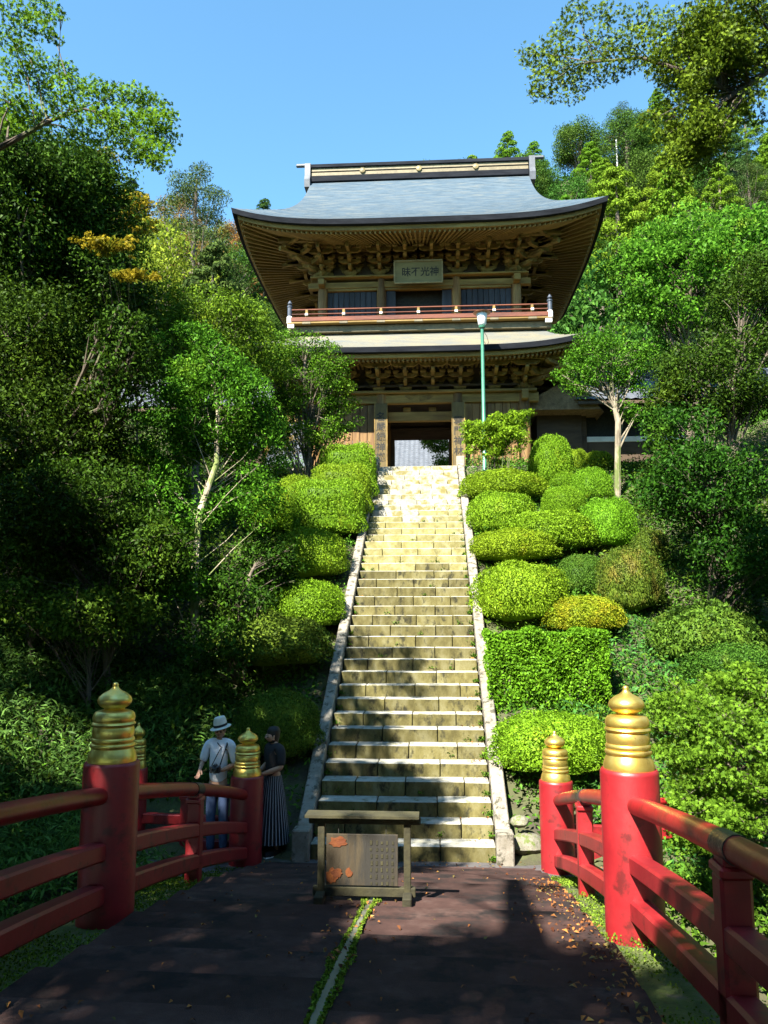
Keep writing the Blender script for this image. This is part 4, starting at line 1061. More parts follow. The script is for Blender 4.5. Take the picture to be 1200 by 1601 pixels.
def hedge_mesh(lx, ly, lz):
    c = Cloud(); n = 26000
    f = rng.random(n); P = np.zeros((n, 3)); Nn = np.zeros((n, 3))
    q = rng.random((n, 2))
    fr, tp, lf, bk = f < .52, (f >= .52) & (f < .78), (f >= .78) & (f < .9), f >= .9
    P[fr] = np.stack([(q[fr, 0] - .5) * lx, np.full(fr.sum(), -ly / 2), q[fr, 1] ** .8 * lz], 1); Nn[fr] = (0, -1, .3)
    P[tp] = np.stack([(q[tp, 0] - .5) * lx, (q[tp, 1] - .5) * ly, np.full(tp.sum(), lz)], 1); Nn[tp] = (0, 0, 1)
    sgn = np.where(q[:, 0] < .5, -1, 1)
    P[lf] = np.stack([sgn[lf] * lx / 2, (q[lf, 1] - .5) * ly, rng.random(lf.sum()) * lz], 1); Nn[lf] = np.stack([sgn[lf], 0 * sgn[lf], .3 + 0 * sgn[lf]], 1)
    P[bk] = np.stack([(q[bk, 0] - .5) * lx, np.full(bk.sum(), ly / 2), q[bk, 1] * lz], 1); Nn[bk] = (0, 1, .3)
    wob = .05 * (np.sin(P[:, 0] * 7) * np.sin(P[:, 2] * 8) + np.sin(P[:, 0] * 17 + P[:, 2] * 13) * .6)
    P += unit(Nn) * (wob - rng.random(n) ** 2 * .16)[:, None]
    low = (P[:, 2] < lz * .5) & (rng.random(n) < .45 * np.clip(1 - P[:, 2] / (lz * .5), 0, 1) + .12); P, Nn = P[~low], Nn[~low]
    c.add(*leaves(P, Nn, .055, .55, .6))
    b = MB(); b.box((0, 0, lz * .52), (lx - .3, ly - .3, lz * .8)); c.add(np.array(b.V), np.array(b.F))
    return c.mesh('foliage', G['azalea'])
place('foliage', hedge_mesh(hx1 - hx0, 1.0, hz1 - base), hg)
b = MB()
for k in range(16):
    x = (hx1 - hx0) * (k / 15 - .5) * .9; b.tube([(x, -.36, -.1), (x + random.uniform(-.1, .1), -.42, .6), (x + random.uniform(-.2, .2), -.4, 1.2)], [.02, .015, .008], 5)
b.build('stems', M['bark'], hg)

# ------------------------------------------------------------------ trees
DENS = 1.7
def crown(clusters, base, m, size, dens=5., flatz=.75, aspect=.45, spread=.6, kind='leaf', droop=.3, svar=.6):
    c = Cloud(); B = np.array(base)
    for (p, r_) in clusters:
        n = max(8, int(dens * DENS * (r_ / size) ** 2))
        d = sph(n); rad = r_ * (.35 + .75 * rng.random(n) ** .7)
        P = d * rad[:, None] * np.array([1, 1, flatz]) + np.array(p) - B
        c.add(*leaves(P, d * .6 + np.array([0, 0, .7]), size, aspect, spread, .15, droop, svar, kind))
    return c.mesh('crown', m)
def trunk_mesh(path, radii, clusters, base, m, limb=.35, twigs=2, every=1):
    b = MB(); B = Vector(base); r_ = random.Random(len(clusters))
    path = [Vector(p) for p in path]
    b.tube([p - B for p in path], radii, 9)
    for i, (p, cr) in enumerate(clusters):
        if i % every: continue
        p = Vector(p)
        best = min(range(len(path)), key=lambda k: (path[k] - p).length + 1.2 * max(0, path[k].z - p.z + .3))
        s = path[best].lerp(path[max(0, best - 1)], r_.random() * .8); mid = s.lerp(p, .5) + Vector((r_.uniform(-.1, .1), r_.uniform(-.1, .1), r_.uniform(.0, .2))) * (p - s).length * .5
        rr_ = max(.008, min(radii[best] * limb, .02 * (p - s).length + .006))
        b.tube([s - B, mid - B, p - B], [rr_, rr_ * .7, rr_ * .3], 5, False)
        for k in range(twigs):
            q = p + Vector((r_.uniform(-1, 1), r_.uniform(-1, 1), r_.uniform(-.4, .8))) * cr * .8
            b.tube([mid.lerp(p, .7) - B, q - B], [rr_ * .45, .003], 4, False)
    return b.mesh('trunk', m)
def ell(px, py, Y, wpx, hpx, dep, n, r_, shell=.55, seed=0):
    """n leaf clusters in an ellipsoid of the crown"""
    rr_ = random.Random(seed + int(px)); c = at(px, py, Y); k = 1 / pxm(Y); out = []
    for q in range(int(n * 1.7)):
        d = Vector((rr_.gauss(0, 1), rr_.gauss(0, 1), rr_.gauss(0, 1))).normalized() * (shell + (1 - shell) * rr_.random())
        out.append((Vector((c.x + d.x * wpx * k, Y + d.y * dep, c.z + d.z * hpx * k)), r_ * rr_.uniform(.75, 1.3)))
    return out
def tree(name, base, path, radii, clusters, m, size, label, cat='tree', group=None, bark='bark', dens=5., flatz=.75, kind='leaf', aspect=.45, twigs=2, droop=.3, every=2, limb=.35, spread=.6):
    t = thing(name, base, label, cat, group)
    place('crown', crown(clusters, base, G[m], size, dens, flatz, aspect, spread, kind, droop), t)
    place('trunk', trunk_mesh([base] + path, radii, clusters, base, M[bark], limb, twigs, every), t)
    return t
def gnd(x, y, dz_=-.1): return Vector((x, y, float(ht(x, y)) + dz_))
def cl(lst, Y, r_, jit=.25):
    out = []
    for q in lst:
        p = at(q[0], q[1], Y + random.uniform(-jit, jit) * 2); out.append((p, (q[2] if len(q) > 2 else r_)))
    return out

# overhanging maple, upper left: trunk stands left of the bridge, out of view
Y = 8.0
L = [(18, 60), (55, 40), (70, 15), (20, 20), (45, 85), (20, 110), (60, 120), (95, 110), (115, 140), (150, 140), (180, 150), (210, 148), (240, 165), (75, 150), (100, 170), (135, 180), (165, 185), (195, 185), (225, 195), (250, 190), (255, 215), (240, 235), (215, 225), (190, 215), (248, 255, .14), (262, 180, .12), (20, 150), (45, 175), (15, 190), (150, 215, .14), (120, 205, .14), (85, 60, .1), (95, 25, .08), (225, 250, .12), (205, 245, .12)]
cls = cl(L, Y, .21)
base = gnd(-6.4, 6.6)
tree('maple_tree', base, [Vector((-6.3, 6.8, 2.5)), Vector((-5.6, 7.4, 5.0)), at(-30, 245, Y), at(30, 215, Y), at(75, 190, Y), at(130, 170, Y), at(190, 185, Y)], [.16, .14, .1, .05, .032, .022, .014, .008], cls, 'maple_light', .05,
     'maple branch with fine green leaves reaching into the sky at upper left', dens=7, flatz=.5, kind='maple', droop=.6, limb=.5)
# overhanging tree, upper right
Y = 9.0
L = [(825, 85, .14), (845, 95), (850, 125), (868, 70), (872, 105), (890, 120), (880, 50, .14), (900, 90), (905, 20), (915, 125), (930, 95), (895, 150, .12), (935, 60), (950, 20), (960, 90), (955, 120, .12), (975, 60), (985, 100, .14), (1000, 30, .2), (1010, 70, .22), (1030, 100, .2), (1040, 50, .25), (1070, 30, .25), (1065, 80, .25), (1090, 110, .22), (1100, 60, .28), (1130, 30, .28), (1130, 95, .25), (1160, 60, .28), (1180, 20, .28), (1190, 80, .25), (1150, 125, .2), (1090, 150, .2), (1060, 165, .2), (1040, 190, .17), (1065, 205, .2), (1095, 185, .22), (1110, 215, .2), (1080, 235, .2), (1055, 240, .17), (1105, 250, .18), (1060, 270, .16), (1085, 265, .16), (1120, 160, .2), (1170, 160, .16), (1190, 140, .15), (1130, 190, .16), (1160, 185, .12), (1015, 190, .12), (1030, 215, .12), (840, 145, .12), (865, 150, .1), (1190, 185, .12)]
cls = [(p_, r_ * 1.25) for p_, r_ in cl(L, Y, .17)] + ell(1120, 85, Y, 110, 95, 1.0, 80, .16, .1, seed=77) + ell(1090, 205, Y, 50, 65, .6, 40, .14, .1, seed=78)
base = gnd(6.9, 8.0)
tree('maple_tree', base, [Vector((6.8, 8.1, 2.5)), Vector((6.2, 8.5, 5.5)), at(1260, 105, Y), at(1200, 110, Y), at(1150, 150, Y), at(1100, 120, Y), at(1000, 90, Y), at(900, 100, Y)], [.2, .17, .12, .07, .05, .03, .03, .02, .008], cls, 'maple_mixed', .05,
     'leafy bough with some orange leaves hanging into the sky at upper right', dens=5.2, flatz=.6, kind='maple', droop=.8, limb=.3)

# left wood
c_ = ell(70, 330, 15, 130, 150, 2.0, 90, .55, seed=1) + ell(120, 470, 15.5, 130, 110, 1.6, 60, .5, seed=2) + ell(120, 290, 15.0, 60, 80, 1.2, 26, .4, seed=4) + ell(195, 560, 12.9, 55, 95, .5, 30, .26, seed=14)
b0 = at(60, 900, 15.0); b0 = gnd(b0.x, 15.3)
tree('evergreen_tree', b0, [at(65, 700, 15.2), at(60, 500, 15.2), at(90, 330, 15.2), at(95, 240, 15.2)], [.22, .19, .16, .1, .04], c_, 'evergreen', .095, 'tall dark evergreen tree filling the shade on the left', dens=5)
c_ = ell(30, 560, 14, 110, 130, 1.5, 55, .5, seed=7) + ell(90, 690, 13.5, 110, 110, 1.2, 45, .45, seed=8)
b0 = at(10, 950, 13.6); b0 = gnd(b0.x, 13.8)
tree('evergreen_tree', b0, [at(20, 760, 13.8), at(40, 600, 13.8), at(40, 480, 13.8)], [.16, .14, .1, .04], c_, 'evergreen', .08, 'gloomy dark leaved tree at the left edge behind the undergrowth', dens=5)
c_ = ell(207, 335, 17.3, 42, 50, .6, 50, .16, .2, seed=3) + ell(165, 250, 17.3, 18, 24, .4, 9, .15, .2, seed=6) + ell(165, 385, 13.6, 65, 16, .4, 30, .1, .2, seed=5) + ell(205, 430, 13.6, 45, 10, .3, 16, .10, .2, seed=9)
b0 = at(215, 800, 16.5); b0 = gnd(b0.x, 16.6)
tree('maple_tree', b0, [at(214, 640, 16.8), at(205, 480, 17), at(200, 360, 17.3)], [.03, .025, .018, .008], c_, 'maple_yellow', .07, 'golden yellow maple glowing against the dark wood on the left', dens=5, flatz=.4, kind='maple', droop=.7, every=9, twigs=0)
c_ = ell(330, 540, 18.5, 120, 85, 1.6, 80, .36, seed=11) + ell(260, 540, 17.5, 80, 110, 1.2, 45, .34, seed=12)
b0 = at(300, 850, 17.6); b0 = gnd(b0.x, 18)
tree('camellia_tree', b0, [at(305, 700, 18.2), at(315, 600, 18.3), at(320, 500, 18.3)], [.12, .1, .07, .03], c_, 'camellia', .09, 'broad glossy green tree on the left below the autumn hillside', dens=4.5)
c_ = ell(340, 640, 14.6, 95, 90, 1.1, 60, .28, seed=21) + ell(300, 560, 14.8, 60, 60, .8, 22, .25, seed=22) + ell(250, 690, 14.2, 60, 60, .8, 24, .26, seed=23) + ell(270, 790, 13.7, 80, 70, .8, 26, .25, seed=25) + ell(400, 780, 14.2, 45, 60, .6, 16, .22, seed=26) + ell(265, 900, 13.0, 60, 60, .7, 20, .22, seed=27) + ell(400, 690, 15, 55, 70, .8, 24, .26, seed=24)
b0 = at(303, 1000, 13.0); b0 = gnd(b0.x, 13.2)
tree('camellia_tree', b0, [at(303, 905, 13.3), at(312, 800, 13.6), at(338, 725, 14.0), at(340, 640, 14.4), at(330, 570, 14.6)], [.075, .07, .06, .05, .035, .015], c_, 'camellia', .075, 'camellia tree with pale lichen covered trunk left of the clipped shrubs', bark='barkpale', dens=5.5, every=7, twigs=4, limb=.2)
c_ = ell(475, 590, 20.3, 75, 75, .9, 70, .24, seed=31) + ell(520, 610, 20.4, 38, 45, .6, 18, .2, seed=32) + ell(440, 540, 20.5, 40, 30, .6, 14, .22, seed=33) + ell(530, 650, 20.6, 32, 45, .4, 20, .2, seed=34) + ell(470, 675, 20.1, 65, 35, .5, 34, .2, seed=35)
b0 = at(480, 700, 20.2); b0 = gnd(b0.x, 20.4)
tree('camellia_tree', b0, [at(478, 640, 20.4), at(475, 580, 20.4), at(480, 540, 20.4)], [.07, .06, .04, .015], c_, 'camellia', .075, 'sunlit upright camellia in front of the left side of the gate', dens=5)
c_ = ell(120, 800, 12.8, 120, 80, 1.2, 60, .33, seed=41) + ell(230, 860, 12.6, 80, 70, .9, 36, .3, seed=42)
b0 = at(150, 1010, 12.0); b0 = gnd(b0.x, 12.6)
tree('evergreen_shrub', b0, [at(160, 930, 12.7), at(190, 850, 12.7), at(170, 780, 12.7)], [.06, .05, .04, .015], c_, 'evergreen', .08, 'loose dark shrub in deep shade above the bamboo grass', 'shrub', dens=4.5)
c_ = ell(150, 960, 12.2, 110, 45, .6, 34, .26, seed=48) + ell(40, 940, 12.4, 70, 45, .5, 20, .26, seed=49)
b0 = gnd(at(140, 1000, 12.1).x, 12.2)
tree('evergreen_shrub', b0, [at(140, 990, 12.2), at(145, 960, 12.3), at(150, 940, 12.3)], [.04, .03, .02, .01], c_, 'undergrowth', .085, 'low spreading leafy shrub at the feet of the dark trees on the left', 'shrub', dens=4.5)
c_ = ell(60, 860, 12.9, 90, 70, .8, 40, .3, seed=43) + ell(40, 760, 13.4, 80, 60, .8, 30, .32, seed=44)
b0 = at(40, 980, 12.4); b0 = gnd(b0.x, 12.7)
tree('evergreen_shrub', b0, [at(45, 900, 12.8), at(50, 830, 12.9), at(50, 780, 13.2)], [.05, .04, .03, .015], c_, 'undergrowth', .085, 'leafy green shrub at the left edge under the dark trees', 'shrub', dens=4.5)
c_ = ell(420, 880, 14.4, 45, 50, .6, 26, .24, seed=45) + ell(370, 940, 13.2, 55, 50, .6, 24, .24, seed=46) + ell(330, 1010, 12.0, 60, 50, .5, 22, .22, seed=47)
b0 = at(380, 1010, 12.9); b0 = gnd(b0.x, 13.1)
tree('evergreen_shrub', b0, [at(380, 950, 13.2), at(390, 900, 13.5), at(400, 880, 13.8)], [.05, .04, .03, .015], c_, 'evergreen', .08, 'dark leafy shrub filling the gap between camellia trunk and clipped domes', 'shrub', dens=4.5)
# right wood
c_ = ell(950, 560, 20.6, 75, 55, .9, 55, .26, seed=51) + ell(905, 590, 20.3, 35, 30, .6, 14, .22, seed=52) + ell(985, 620, 20.4, 30, 45, .6, 16, .22, seed=53)
b0 = at(965, 722, 20.2); b0 = gnd(b0.x, 20.4)
tree('camellia_tree', b0, [at(966, 660, 20.4), at(955, 610, 20.4), at(958, 560, 20.4)], [.085, .075, .06, .02], c_, 'camellia', .08, 'small tree with pale trunk at the top of the right bank', bark='barkpale', dens=4.5)
c_ = ell(1080, 440, 22.5, 130, 110, 1.8, 95, .42, seed=61) + ell(1000, 430, 23, 60, 70, 1.2, 30, .36, seed=62) + ell(1170, 400, 22, 60, 80, 1.2, 30, .4, seed=63)
b0 = at(1085, 760, 21.8); b0 = gnd(b0.x, 22.2)
tree('maple_tree', b0, [at(1085, 640, 22.2), at(1080, 520, 22.2), at(1080, 420, 22.2)], [.16, .13, .1, .04], c_, 'maple', .11, 'broad light green maple rising beside the right flank of the gate', dens=5, flatz=.5, kind='leaf', droop=.6, aspect=.6)
c_ = ell(1120, 600, 18.0, 100, 80, 1.3, 60, .38, seed=71) + ell(1180, 480, 18.5, 60, 90, 1.3, 40, .4, seed=72)
b0 = at(1140, 900, 16.8); b0 = gnd(b0.x, 17.6)
tree('evergreen_tree', b0, [at(1140, 760, 17.8), at(1145, 620, 18), at(1160, 500, 18)], [.13, .11, .08, .03], c_, 'evergreen', .085, 'dark evergreen tree at the right edge above the shady thicket', dens=5)
c_ = ell(1100, 760, 15.2, 100, 70, 1.2, 60, .32, seed=81) + ell(1160, 860, 14.6, 70, 70, 1., 36, .3, seed=82) + ell(1060, 680, 16.2, 60, 50, .8, 24, .3, seed=83)
b0 = at(1120, 960, 14.2); b0 = gnd(b0.x, 14.8)
tree('evergreen_shrub', b0, [at(1120, 880, 14.9), at(1115, 800, 15), at(1110, 740, 15)], [.07, .06, .04, .02], c_, 'evergreen', .085, 'dense shady evergreen thicket on the right bank', 'shrub', dens=4.5)
# maple beside the right end of the bridge
c_ = ell(1130, 1190, 8.6, 90, 95, .7, 70, .16, seed=91) + ell(1060, 1130, 9.4, 50, 60, .5, 30, .15, seed=92) + ell(1150, 1080, 9.6, 60, 40, .6, 26, .16, seed=93) + ell(1110, 1290, 8.0, 70, 40, .4, 24, .14, seed=94)
b0 = gnd(4.3, 9.0)
tree('maple_tree', b0, [Vector((4.2, 9.0, .6)), at(1140, 1200, 8.9), at(1120, 1120, 9.1)], [.06, .05, .035, .01], c_, 'maple', .052, 'low bright green maple beside the riverside railing on the right', dens=5, flatz=.5, kind='maple', droop=.5)
# nandina at the stair head
c_ = ell(775, 690, 20.2, 50, 45, .5, 60, .17, shell=.3, seed=95) + ell(800, 655, 20.2, 38, 14, .3, 12, .14, seed=96) + ell(740, 680, 20.1, 20, 30, .3, 10, .14, seed=97)
b0 = at(778, 742, 20.0); b0 = gnd(b0.x, 20.2)
t = thing('nandina_bush', b0, 'feathery bright green nandina with bare stems beside the stair head', 'shrub')
place('crown', crown(c_, b0, G['nandina'], .095, 11, .5, .32, .6), t)
b = MB()
for k in range(12):
    q = c_[k * 5 % len(c_)][0] - b0; b.tube([(q.x * .4, q.y * .5, -.1), (q.x * .7, q.y * .7, q.z * .5), tuple(q)], [.015, .012, .006], 5)
b.build('stems', M['bark'], t)

# trees that stand left of and behind the camera and shade the bridge
def shade_tree(base, blobs, label, m='evergreen', size=.16, dens=6.0):
    rr_ = random.Random(int(base.x * 10)); cls = []
    for (x, y, z, rx, ry, rz_, n, r_) in blobs:
        for q in range(n):
            d = Vector((rr_.gauss(0, 1), rr_.gauss(0, 1), rr_.gauss(0, 1))).normalized() * rr_.random() ** .4
            cls.append((Vector((x + d.x * rx, y + d.y * ry, z + d.z * rz_)), r_ * rr_.uniform(.7, 1.3)))
    top = max(c[0].z for c in cls)
    tree('tall_tree', base, [base + Vector((.1, 0, top * .35)), base + Vector((.2, .1, top * .65)), base + Vector((.1, .2, top - .8))], [.3, .25, .18, .05], cls, m, size, label, dens=dens, twigs=0, every=3, flatz=.6)
# sun coordinates: a point at height z shades the ground at (x + .43 z, y + .81 z)
KX, KY = math.sin(a) / math.tan(e), math.cos(a) / math.tan(e)
def over(X, Y, z): return X - KX * z, Y - KY * z
def sblob(X, Y, z, rx, ry, rz_, n, r_):
    x, y = over(X, Y, z); return (x, y, z, rx, ry, rz_, n, r_)
def shade(base, poly, zs, n, r_, label, size=.2, dens=15, hole=None, m='evergreen'):
    """crown made of clusters whose shadows fall inside a patch of ground"""
    xs = [q[0] for q in poly]; ys = [q[1] for q in poly]; cls = []; rr_ = random.Random(len(poly) + n)
    def inside(X, Y):
        c_ = False
        for k in range(len(poly)):
            (x1, y1), (x2, y2) = poly[k], poly[k - 1]
            if (y1 > Y) != (y2 > Y) and X < (x2 - x1) * (Y - y1) / (y2 - y1) + x1: c_ = not c_
        return c_
    while len(cls) < n:
        X, Y = rr_.uniform(min(xs), max(xs)), rr_.uniform(min(ys), max(ys))
        if not inside(X, Y): continue
        if hole and math.hypot((X - hole[0]) / hole[2], (Y - hole[1]) / hole[3]) < 1: continue
        z = rr_.uniform(*zs); x, y = over(X, Y, z); cls.append((Vector((x, y, z)), r_ * rr_.uniform(.7, 1.25)))
    top = max(c[0].z for c in cls)
    mid = sum((c[0] for c in cls), Vector()) / n
    tree('tall_tree', base, [base.lerp(mid, .4), base.lerp(mid, .75), mid], [.3, .25, .18, .08], cls, m, size, label, dens=dens, twigs=0, every=3, flatz=.6)
shade(gnd(-7.2, -1.5), [(-8.5, 8.6), (-.1, 8.8), (-.1, 10), (.1, 11.2), (-.2, 12.6), (-.45, 14.2), (-.8, 14.6), (-1.6, 14.4), (-3, 14.4), (-8.5, 14.5)], (10, 12.5), 330, .42, 'tall shade tree left of the bridge, outside the picture', hole=(-5.2, 12.4, 1.1, .9))
shade(gnd(-6.6, -5.5), [(-7, 2), (-.2, 2), (-.35, 6.5), (-.35, 8.9), (-1, 9.2), (-7, 9.2)], (9.5, 11.5), 330, .42, 'tall shade tree behind the left railing, outside the picture')
shade(gnd(-9.5, 1.0), [(-9, 14.4), (-3.3, 14.4), (-3.6, 16.5), (-4.6, 18.5), (-9, 18.5)], (11, 12.5), 130, .42, 'tall tree added on the left bank, outside the picture, to deepen its shade')  # added out of view to darken the trees of the left bank
shade(gnd(3.6, -7.5), [(-.4, -1), (3.0, -1), (2.9, 4.9), (2.0, 5.4), (1.0, 5.75), (-.4, 5.9)], (8.5, 10.5), 230, .4, 'tall shade tree behind the camera on the right bank')
shade(gnd(.8, -9.0), [(.0, 6.75), (1.7, 6.6), (1.7, 6.85), (.1, 7.15), (.1, 7.7), (1.3, 7.75), (1.3, 8.0), (.0, 8.1), (.0, 8.9), (2.0, 8.95), (2.0, 9.3), (-.1, 9.3)], (9.5, 10.5), 9, .14, 'thin high branches of a tree behind the camera', size=.09)

# ------------------------------------------------------------------ undergrowth on the banks
def scatter(n, fx, fy, cond=None):
    x = fx[0] + (fx[1] - fx[0]) * rng.random(n); y = fy[0] + (fy[1] - fy[0]) * rng.random(n)
    k = np.abs(x - SX) > 1.45
    k &= ~((np.abs(x - SX) < 3.0) & (y > 9.15) & (y < 10.35)) & ~((np.abs(x + .5) < 2.3) & (y < 9.3))
    k &= ~((x > -4.3) & (x < -2) & (y > 9.2) & (y < 10.9))
    if cond is not None: k &= cond(x, y)
    return x[k], y[k]
def ground_leaves(name, m, n, fx, fy, size, aspect, hmax, cond=None, droop=0., per=7, rad=.16):
    x, y = scatter(n, fx, fy, cond); k = len(x)
    hh = hmax * (.3 + .7 * rng.random(k)) * (.55 + .45 * np.sin(x * 1.7 + y * .9) * np.sin(y * 1.3 - x * .6))
    X = np.repeat(x, per) + rng.normal(size=k * per) * rad; Yy = np.repeat(y, per) + rng.normal(size=k * per) * rad
    Z = ht(X, Yy) + np.repeat(np.maximum(hh, .05), per) * (.25 + .75 * rng.random(k * per))
    P = np.stack([X, Yy, Z], 1)
    Nn = np.tile([0, -.35, 1.], (len(P), 1)) + rng.normal(size=P.shape) * .3
    c = Cloud(); c.add(*leaves(P, Nn, size, aspect, .5, .15, droop, .6))
    return tag(place(name, c.mesh(name, G[m])), kind='stuff')
ground_leaves('undergrowth', 'undergrowth', 22000, (-12, 10), (8.6, 23.5), .085, .42, .6)
ground_leaves('dark_undergrowth', 'evergreen', 9000, (-9, 8), (9.5, 22), .1, .45, 1.1, lambda x, y: (x < -2.6 - .06 * (y - 9)) | (x > 4.2))
ground_leaves('bamboo_grass', 'sasa', 5200, (-8.5, -2.6), (8.2, 13.5), .14, .2, .85, lambda x, y: x < -2.3 - .25 * np.maximum(0, y - 9), .2, 8, .17)
ground_leaves('bank_plants', 'undergrowth', 4200, (1.9, 7.5), (4.0, 10.5), .085, .45, .5, None, 0, 7, .15)
ground_leaves('bank_plants', 'sasa', 1500, (2.0, 6.0), (9.5, 15.0), .12, .25, .5, lambda x, y: x > 1.6 + .1 * (y - 9), .2, 7, .15)
ground_leaves('hill_scrub', 'hill_green', 9000, (-48, 48), (49, 90), .38, .5, .8, None, 0, 7, .9)
rk = at(823, 1318, 10.3)
for k, (px, py, r_) in enumerate(((823, 1320, .22), (812, 1285, .12))):
    q = at(px, py, 10.25); b = MB(); rr_ = random.Random(k); u_ = 10
    b.lathe([(.02, -.7), (.6, -.6), (1, -.1), (.9, .4), (.5, .75), (.02, .82)], u_)
    b.V = [(v[0] * (1 + rr_.uniform(-.15, .15)), v[1] * (1 + rr_.uniform(-.15, .15)), v[2] * (1 + rr_.uniform(-.1, .1))) for v in b.V]
    o = b.build('rock', M['rock'], None, (q.x, 10.25, max(.06, q.z)), smooth=50); o.scale = (r_, r_, r_ * .8)
    tag(o, 'pale rounded rock at the foot of the right curb' if k == 0 else 'smaller stone above the pale rock by the right curb', 'rock')

# ------------------------------------------------------------------ hillside wood
def sugi_mesh(name, seed, H=10., lumps=52, size=.2, R_=2.6):
    """conical cedar made of drooping sprays in rounded clumps"""
    c = Cloud(); rr_ = random.Random(seed); V = []
    for k in range(lumps):
        t = (k + .5) / lumps; z = H * (.12 + .86 * t); rad = R_ * (1 - t) ** .75 * rr_.uniform(.75, 1.05) + .1
        an = k * 2.4 + rr_.uniform(-.3, .3); p = np.array([rad * math.cos(an), rad * math.sin(an), z])
        cr = (.95 - .5 * t) * rr_.uniform(.8, 1.2)
        n = int(560 * cr * cr) + 60; d = sph(n); d[:, 2] = np.abs(d[:, 2]) * .9 - .25
        P = p + d * cr * (.7 + .35 * rng.random((n, 1)))
        c.add(*leaves(P, d + np.array([0, 0, .3]), size, .4, .45, .15, .3))
    t_ = MB(); t_.tube([(0, 0, -1), (0, 0, H * .5), (.05, 0, H * .9)], [.22, .16, .04], 7)
    return c.mesh('crown', G['sugi']), t_.mesh('trunk', M['bark'])
def broad_mesh(seed, H=8., n=46, size=.2, flatz=.8, dens=6., W=2.8):
    rr_ = random.Random(seed); cls = []
    for k in range(n):
        d = Vector((rr_.gauss(0, 1), rr_.gauss(0, 1), rr_.gauss(0, 1))).normalized() * rr_.uniform(.6, 1)
        cls.append((Vector((d.x * W, d.y * W, H * .6 + d.z * H * .36)), rr_.uniform(.7, 1.2)))
    return crown(cls, (0, 0, 0), G['hill_green'], size, dens, flatz), trunk_mesh([(0, 0, -1), (0, 0, H * .35), (.2, 0, H * .7)], [.25, .2, .06], cls, (0, 0, 0), M['bark'], .4, 0, 2)
def pine_mesh(seed, H=11.):
    rr_ = random.Random(seed); cls = []
    for k in range(34):
        t = k / 34; z = H * (.38 + .6 * t); rad = 2.9 * math.sin(min(1, (1 - t) * 1.4 + .15) * 1.57) * rr_.uniform(.45, 1)
        an = k * 2.4; cls.append((Vector((rad * math.cos(an), rad * math.sin(an), z + rr_.uniform(-.3, .3))), rr_.uniform(.6, 1.0)))
    return crown(cls, (0, 0, 0), G['pine'], .2, 14, .42, .25), trunk_mesh([(0, 0, -1), (.1, 0, H * .4), (0, 0, H * .95)], [.24, .18, .05], cls, (0, 0, 0), M['bark'], .4, 0, 1)
PROTO = {'sugi': [sugi_mesh('crown', 1), sugi_mesh('crown', 2, 9.5, 46, .2, 2.9)], 'broad': [broad_mesh(3), broad_mesh(4, 8.5, 52, .19)], 'pine': [pine_mesh(5)]}
LAB = {('sugi', 'sugi'): ('cedar_tree', 'bright green cedar with rounded clumps on the hill behind the gate', 'bright cedars on the hill'),
       ('sugi', 'sugi_dark'): ('cedar_tree', 'dark green cedar on the hill behind the gate', 'dark cedars on the hill'),
       ('broad', 'hill_green'): ('broadleaf_tree', 'bushy green broadleaf tree on the hill behind the gate', 'green broadleaf trees on the hill'),
       ('broad', 'hill_lime'): ('broadleaf_tree', 'yellowish lime green tree on the hill behind the gate', 'lime green trees on the hill'),
       ('broad', 'hill_brown'): ('broadleaf_tree', 'orange brown autumn tree on the hill left of the gate', 'autumn trees on the hill'),
       ('pine', 'pine'): ('pine_tree', 'layered pine standing on the hill skyline', 'pines on the hill skyline')}
def hill_tree(kind, m, x, y, s, label=None):
    nm, lb, gr = LAB[(kind, m)]
    z = float(ht(x, y)); s2 = seen((x, y, z + 6))
    lb = lb.split(' on the hill')[0] + (' along the skyline' if y > 72 else ' halfway up the hill' if y > 60 else ' at the foot of the hill') + (' at the left edge' if s2[0] < 180 else ' left of the gate' if s2[0] < 600 else ' behind the gate ridge' if s2[0] < 850 else ' right of the gate' if s2[0] < 1030 else ' at the right edge')
    gr = lb.replace(' tree ', ' trees ').replace(' cedar ', ' cedars ').replace(' pine ', ' pines ')
    t = thing(nm, (x, y, z - .2), label or lb, 'tree', gr, random.uniform(0, 6.28))
    cm, tm = random.choice(PROTO[kind]); f = random.uniform(.9, 1.12) * min(1, 1.15 / s) ** .45
    place('crown', cm, t, scale=(s * f, s * f, s), m=G[m]); place('trunk', tm, t, scale=(s, s, s))
    return t
def on_hill(px, ytop, Y, kind, m, s0=None, label=None):
    p = at(px, ytop, Y); g_ = float(ht(p.x, Y)); H0 = {'sugi': 10., 'broad': 7.8, 'pine': 11.}[kind]
    s = max(.5, (p.z - g_) / H0) if s0 is None else s0
    return hill_tree(kind, m, p.x, Y, s, label)
count = 0
yy = 54.
while yy < 88:
    xx = -64.
    while xx < 56:
        x, y = xx + random.uniform(-1.6, 1.6), yy + random.uniform(-1.5, 1.5)
        xx += 4.8
        z = float(ht(x, y)); s_ = seen((x, y, z + 7.5)); sb_ = seen((x, y, z))
        if s_ is None or not (-140 < s_[0] < 1340) or s_[1] < -100: continue
        if 470 < s_[0] < 850 and s_[1] > 275: continue
        if s_[0] < 470 and s_[0] > 225 and s_[1] < 300: continue
        if s_[1] > 700: continue
        if s_[0] < 480:
            kind, m = random.choice((('broad', 'hill_green'), ('sugi', 'sugi_dark'), ('broad', 'hill_brown'), ('broad', 'hill_lime'), ('broad', 'hill_brown')))
        else:
            kind, m = random.choice((('sugi', 'sugi'), ('broad', 'hill_green'), ('sugi', 'sugi'), ('broad', 'hill_green'), ('sugi', 'sugi'), ('sugi', 'sugi_dark')))
        hill_tree(kind, m, x, y, random.uniform(.75, 1.05)); count += 1
    yy += 5.0
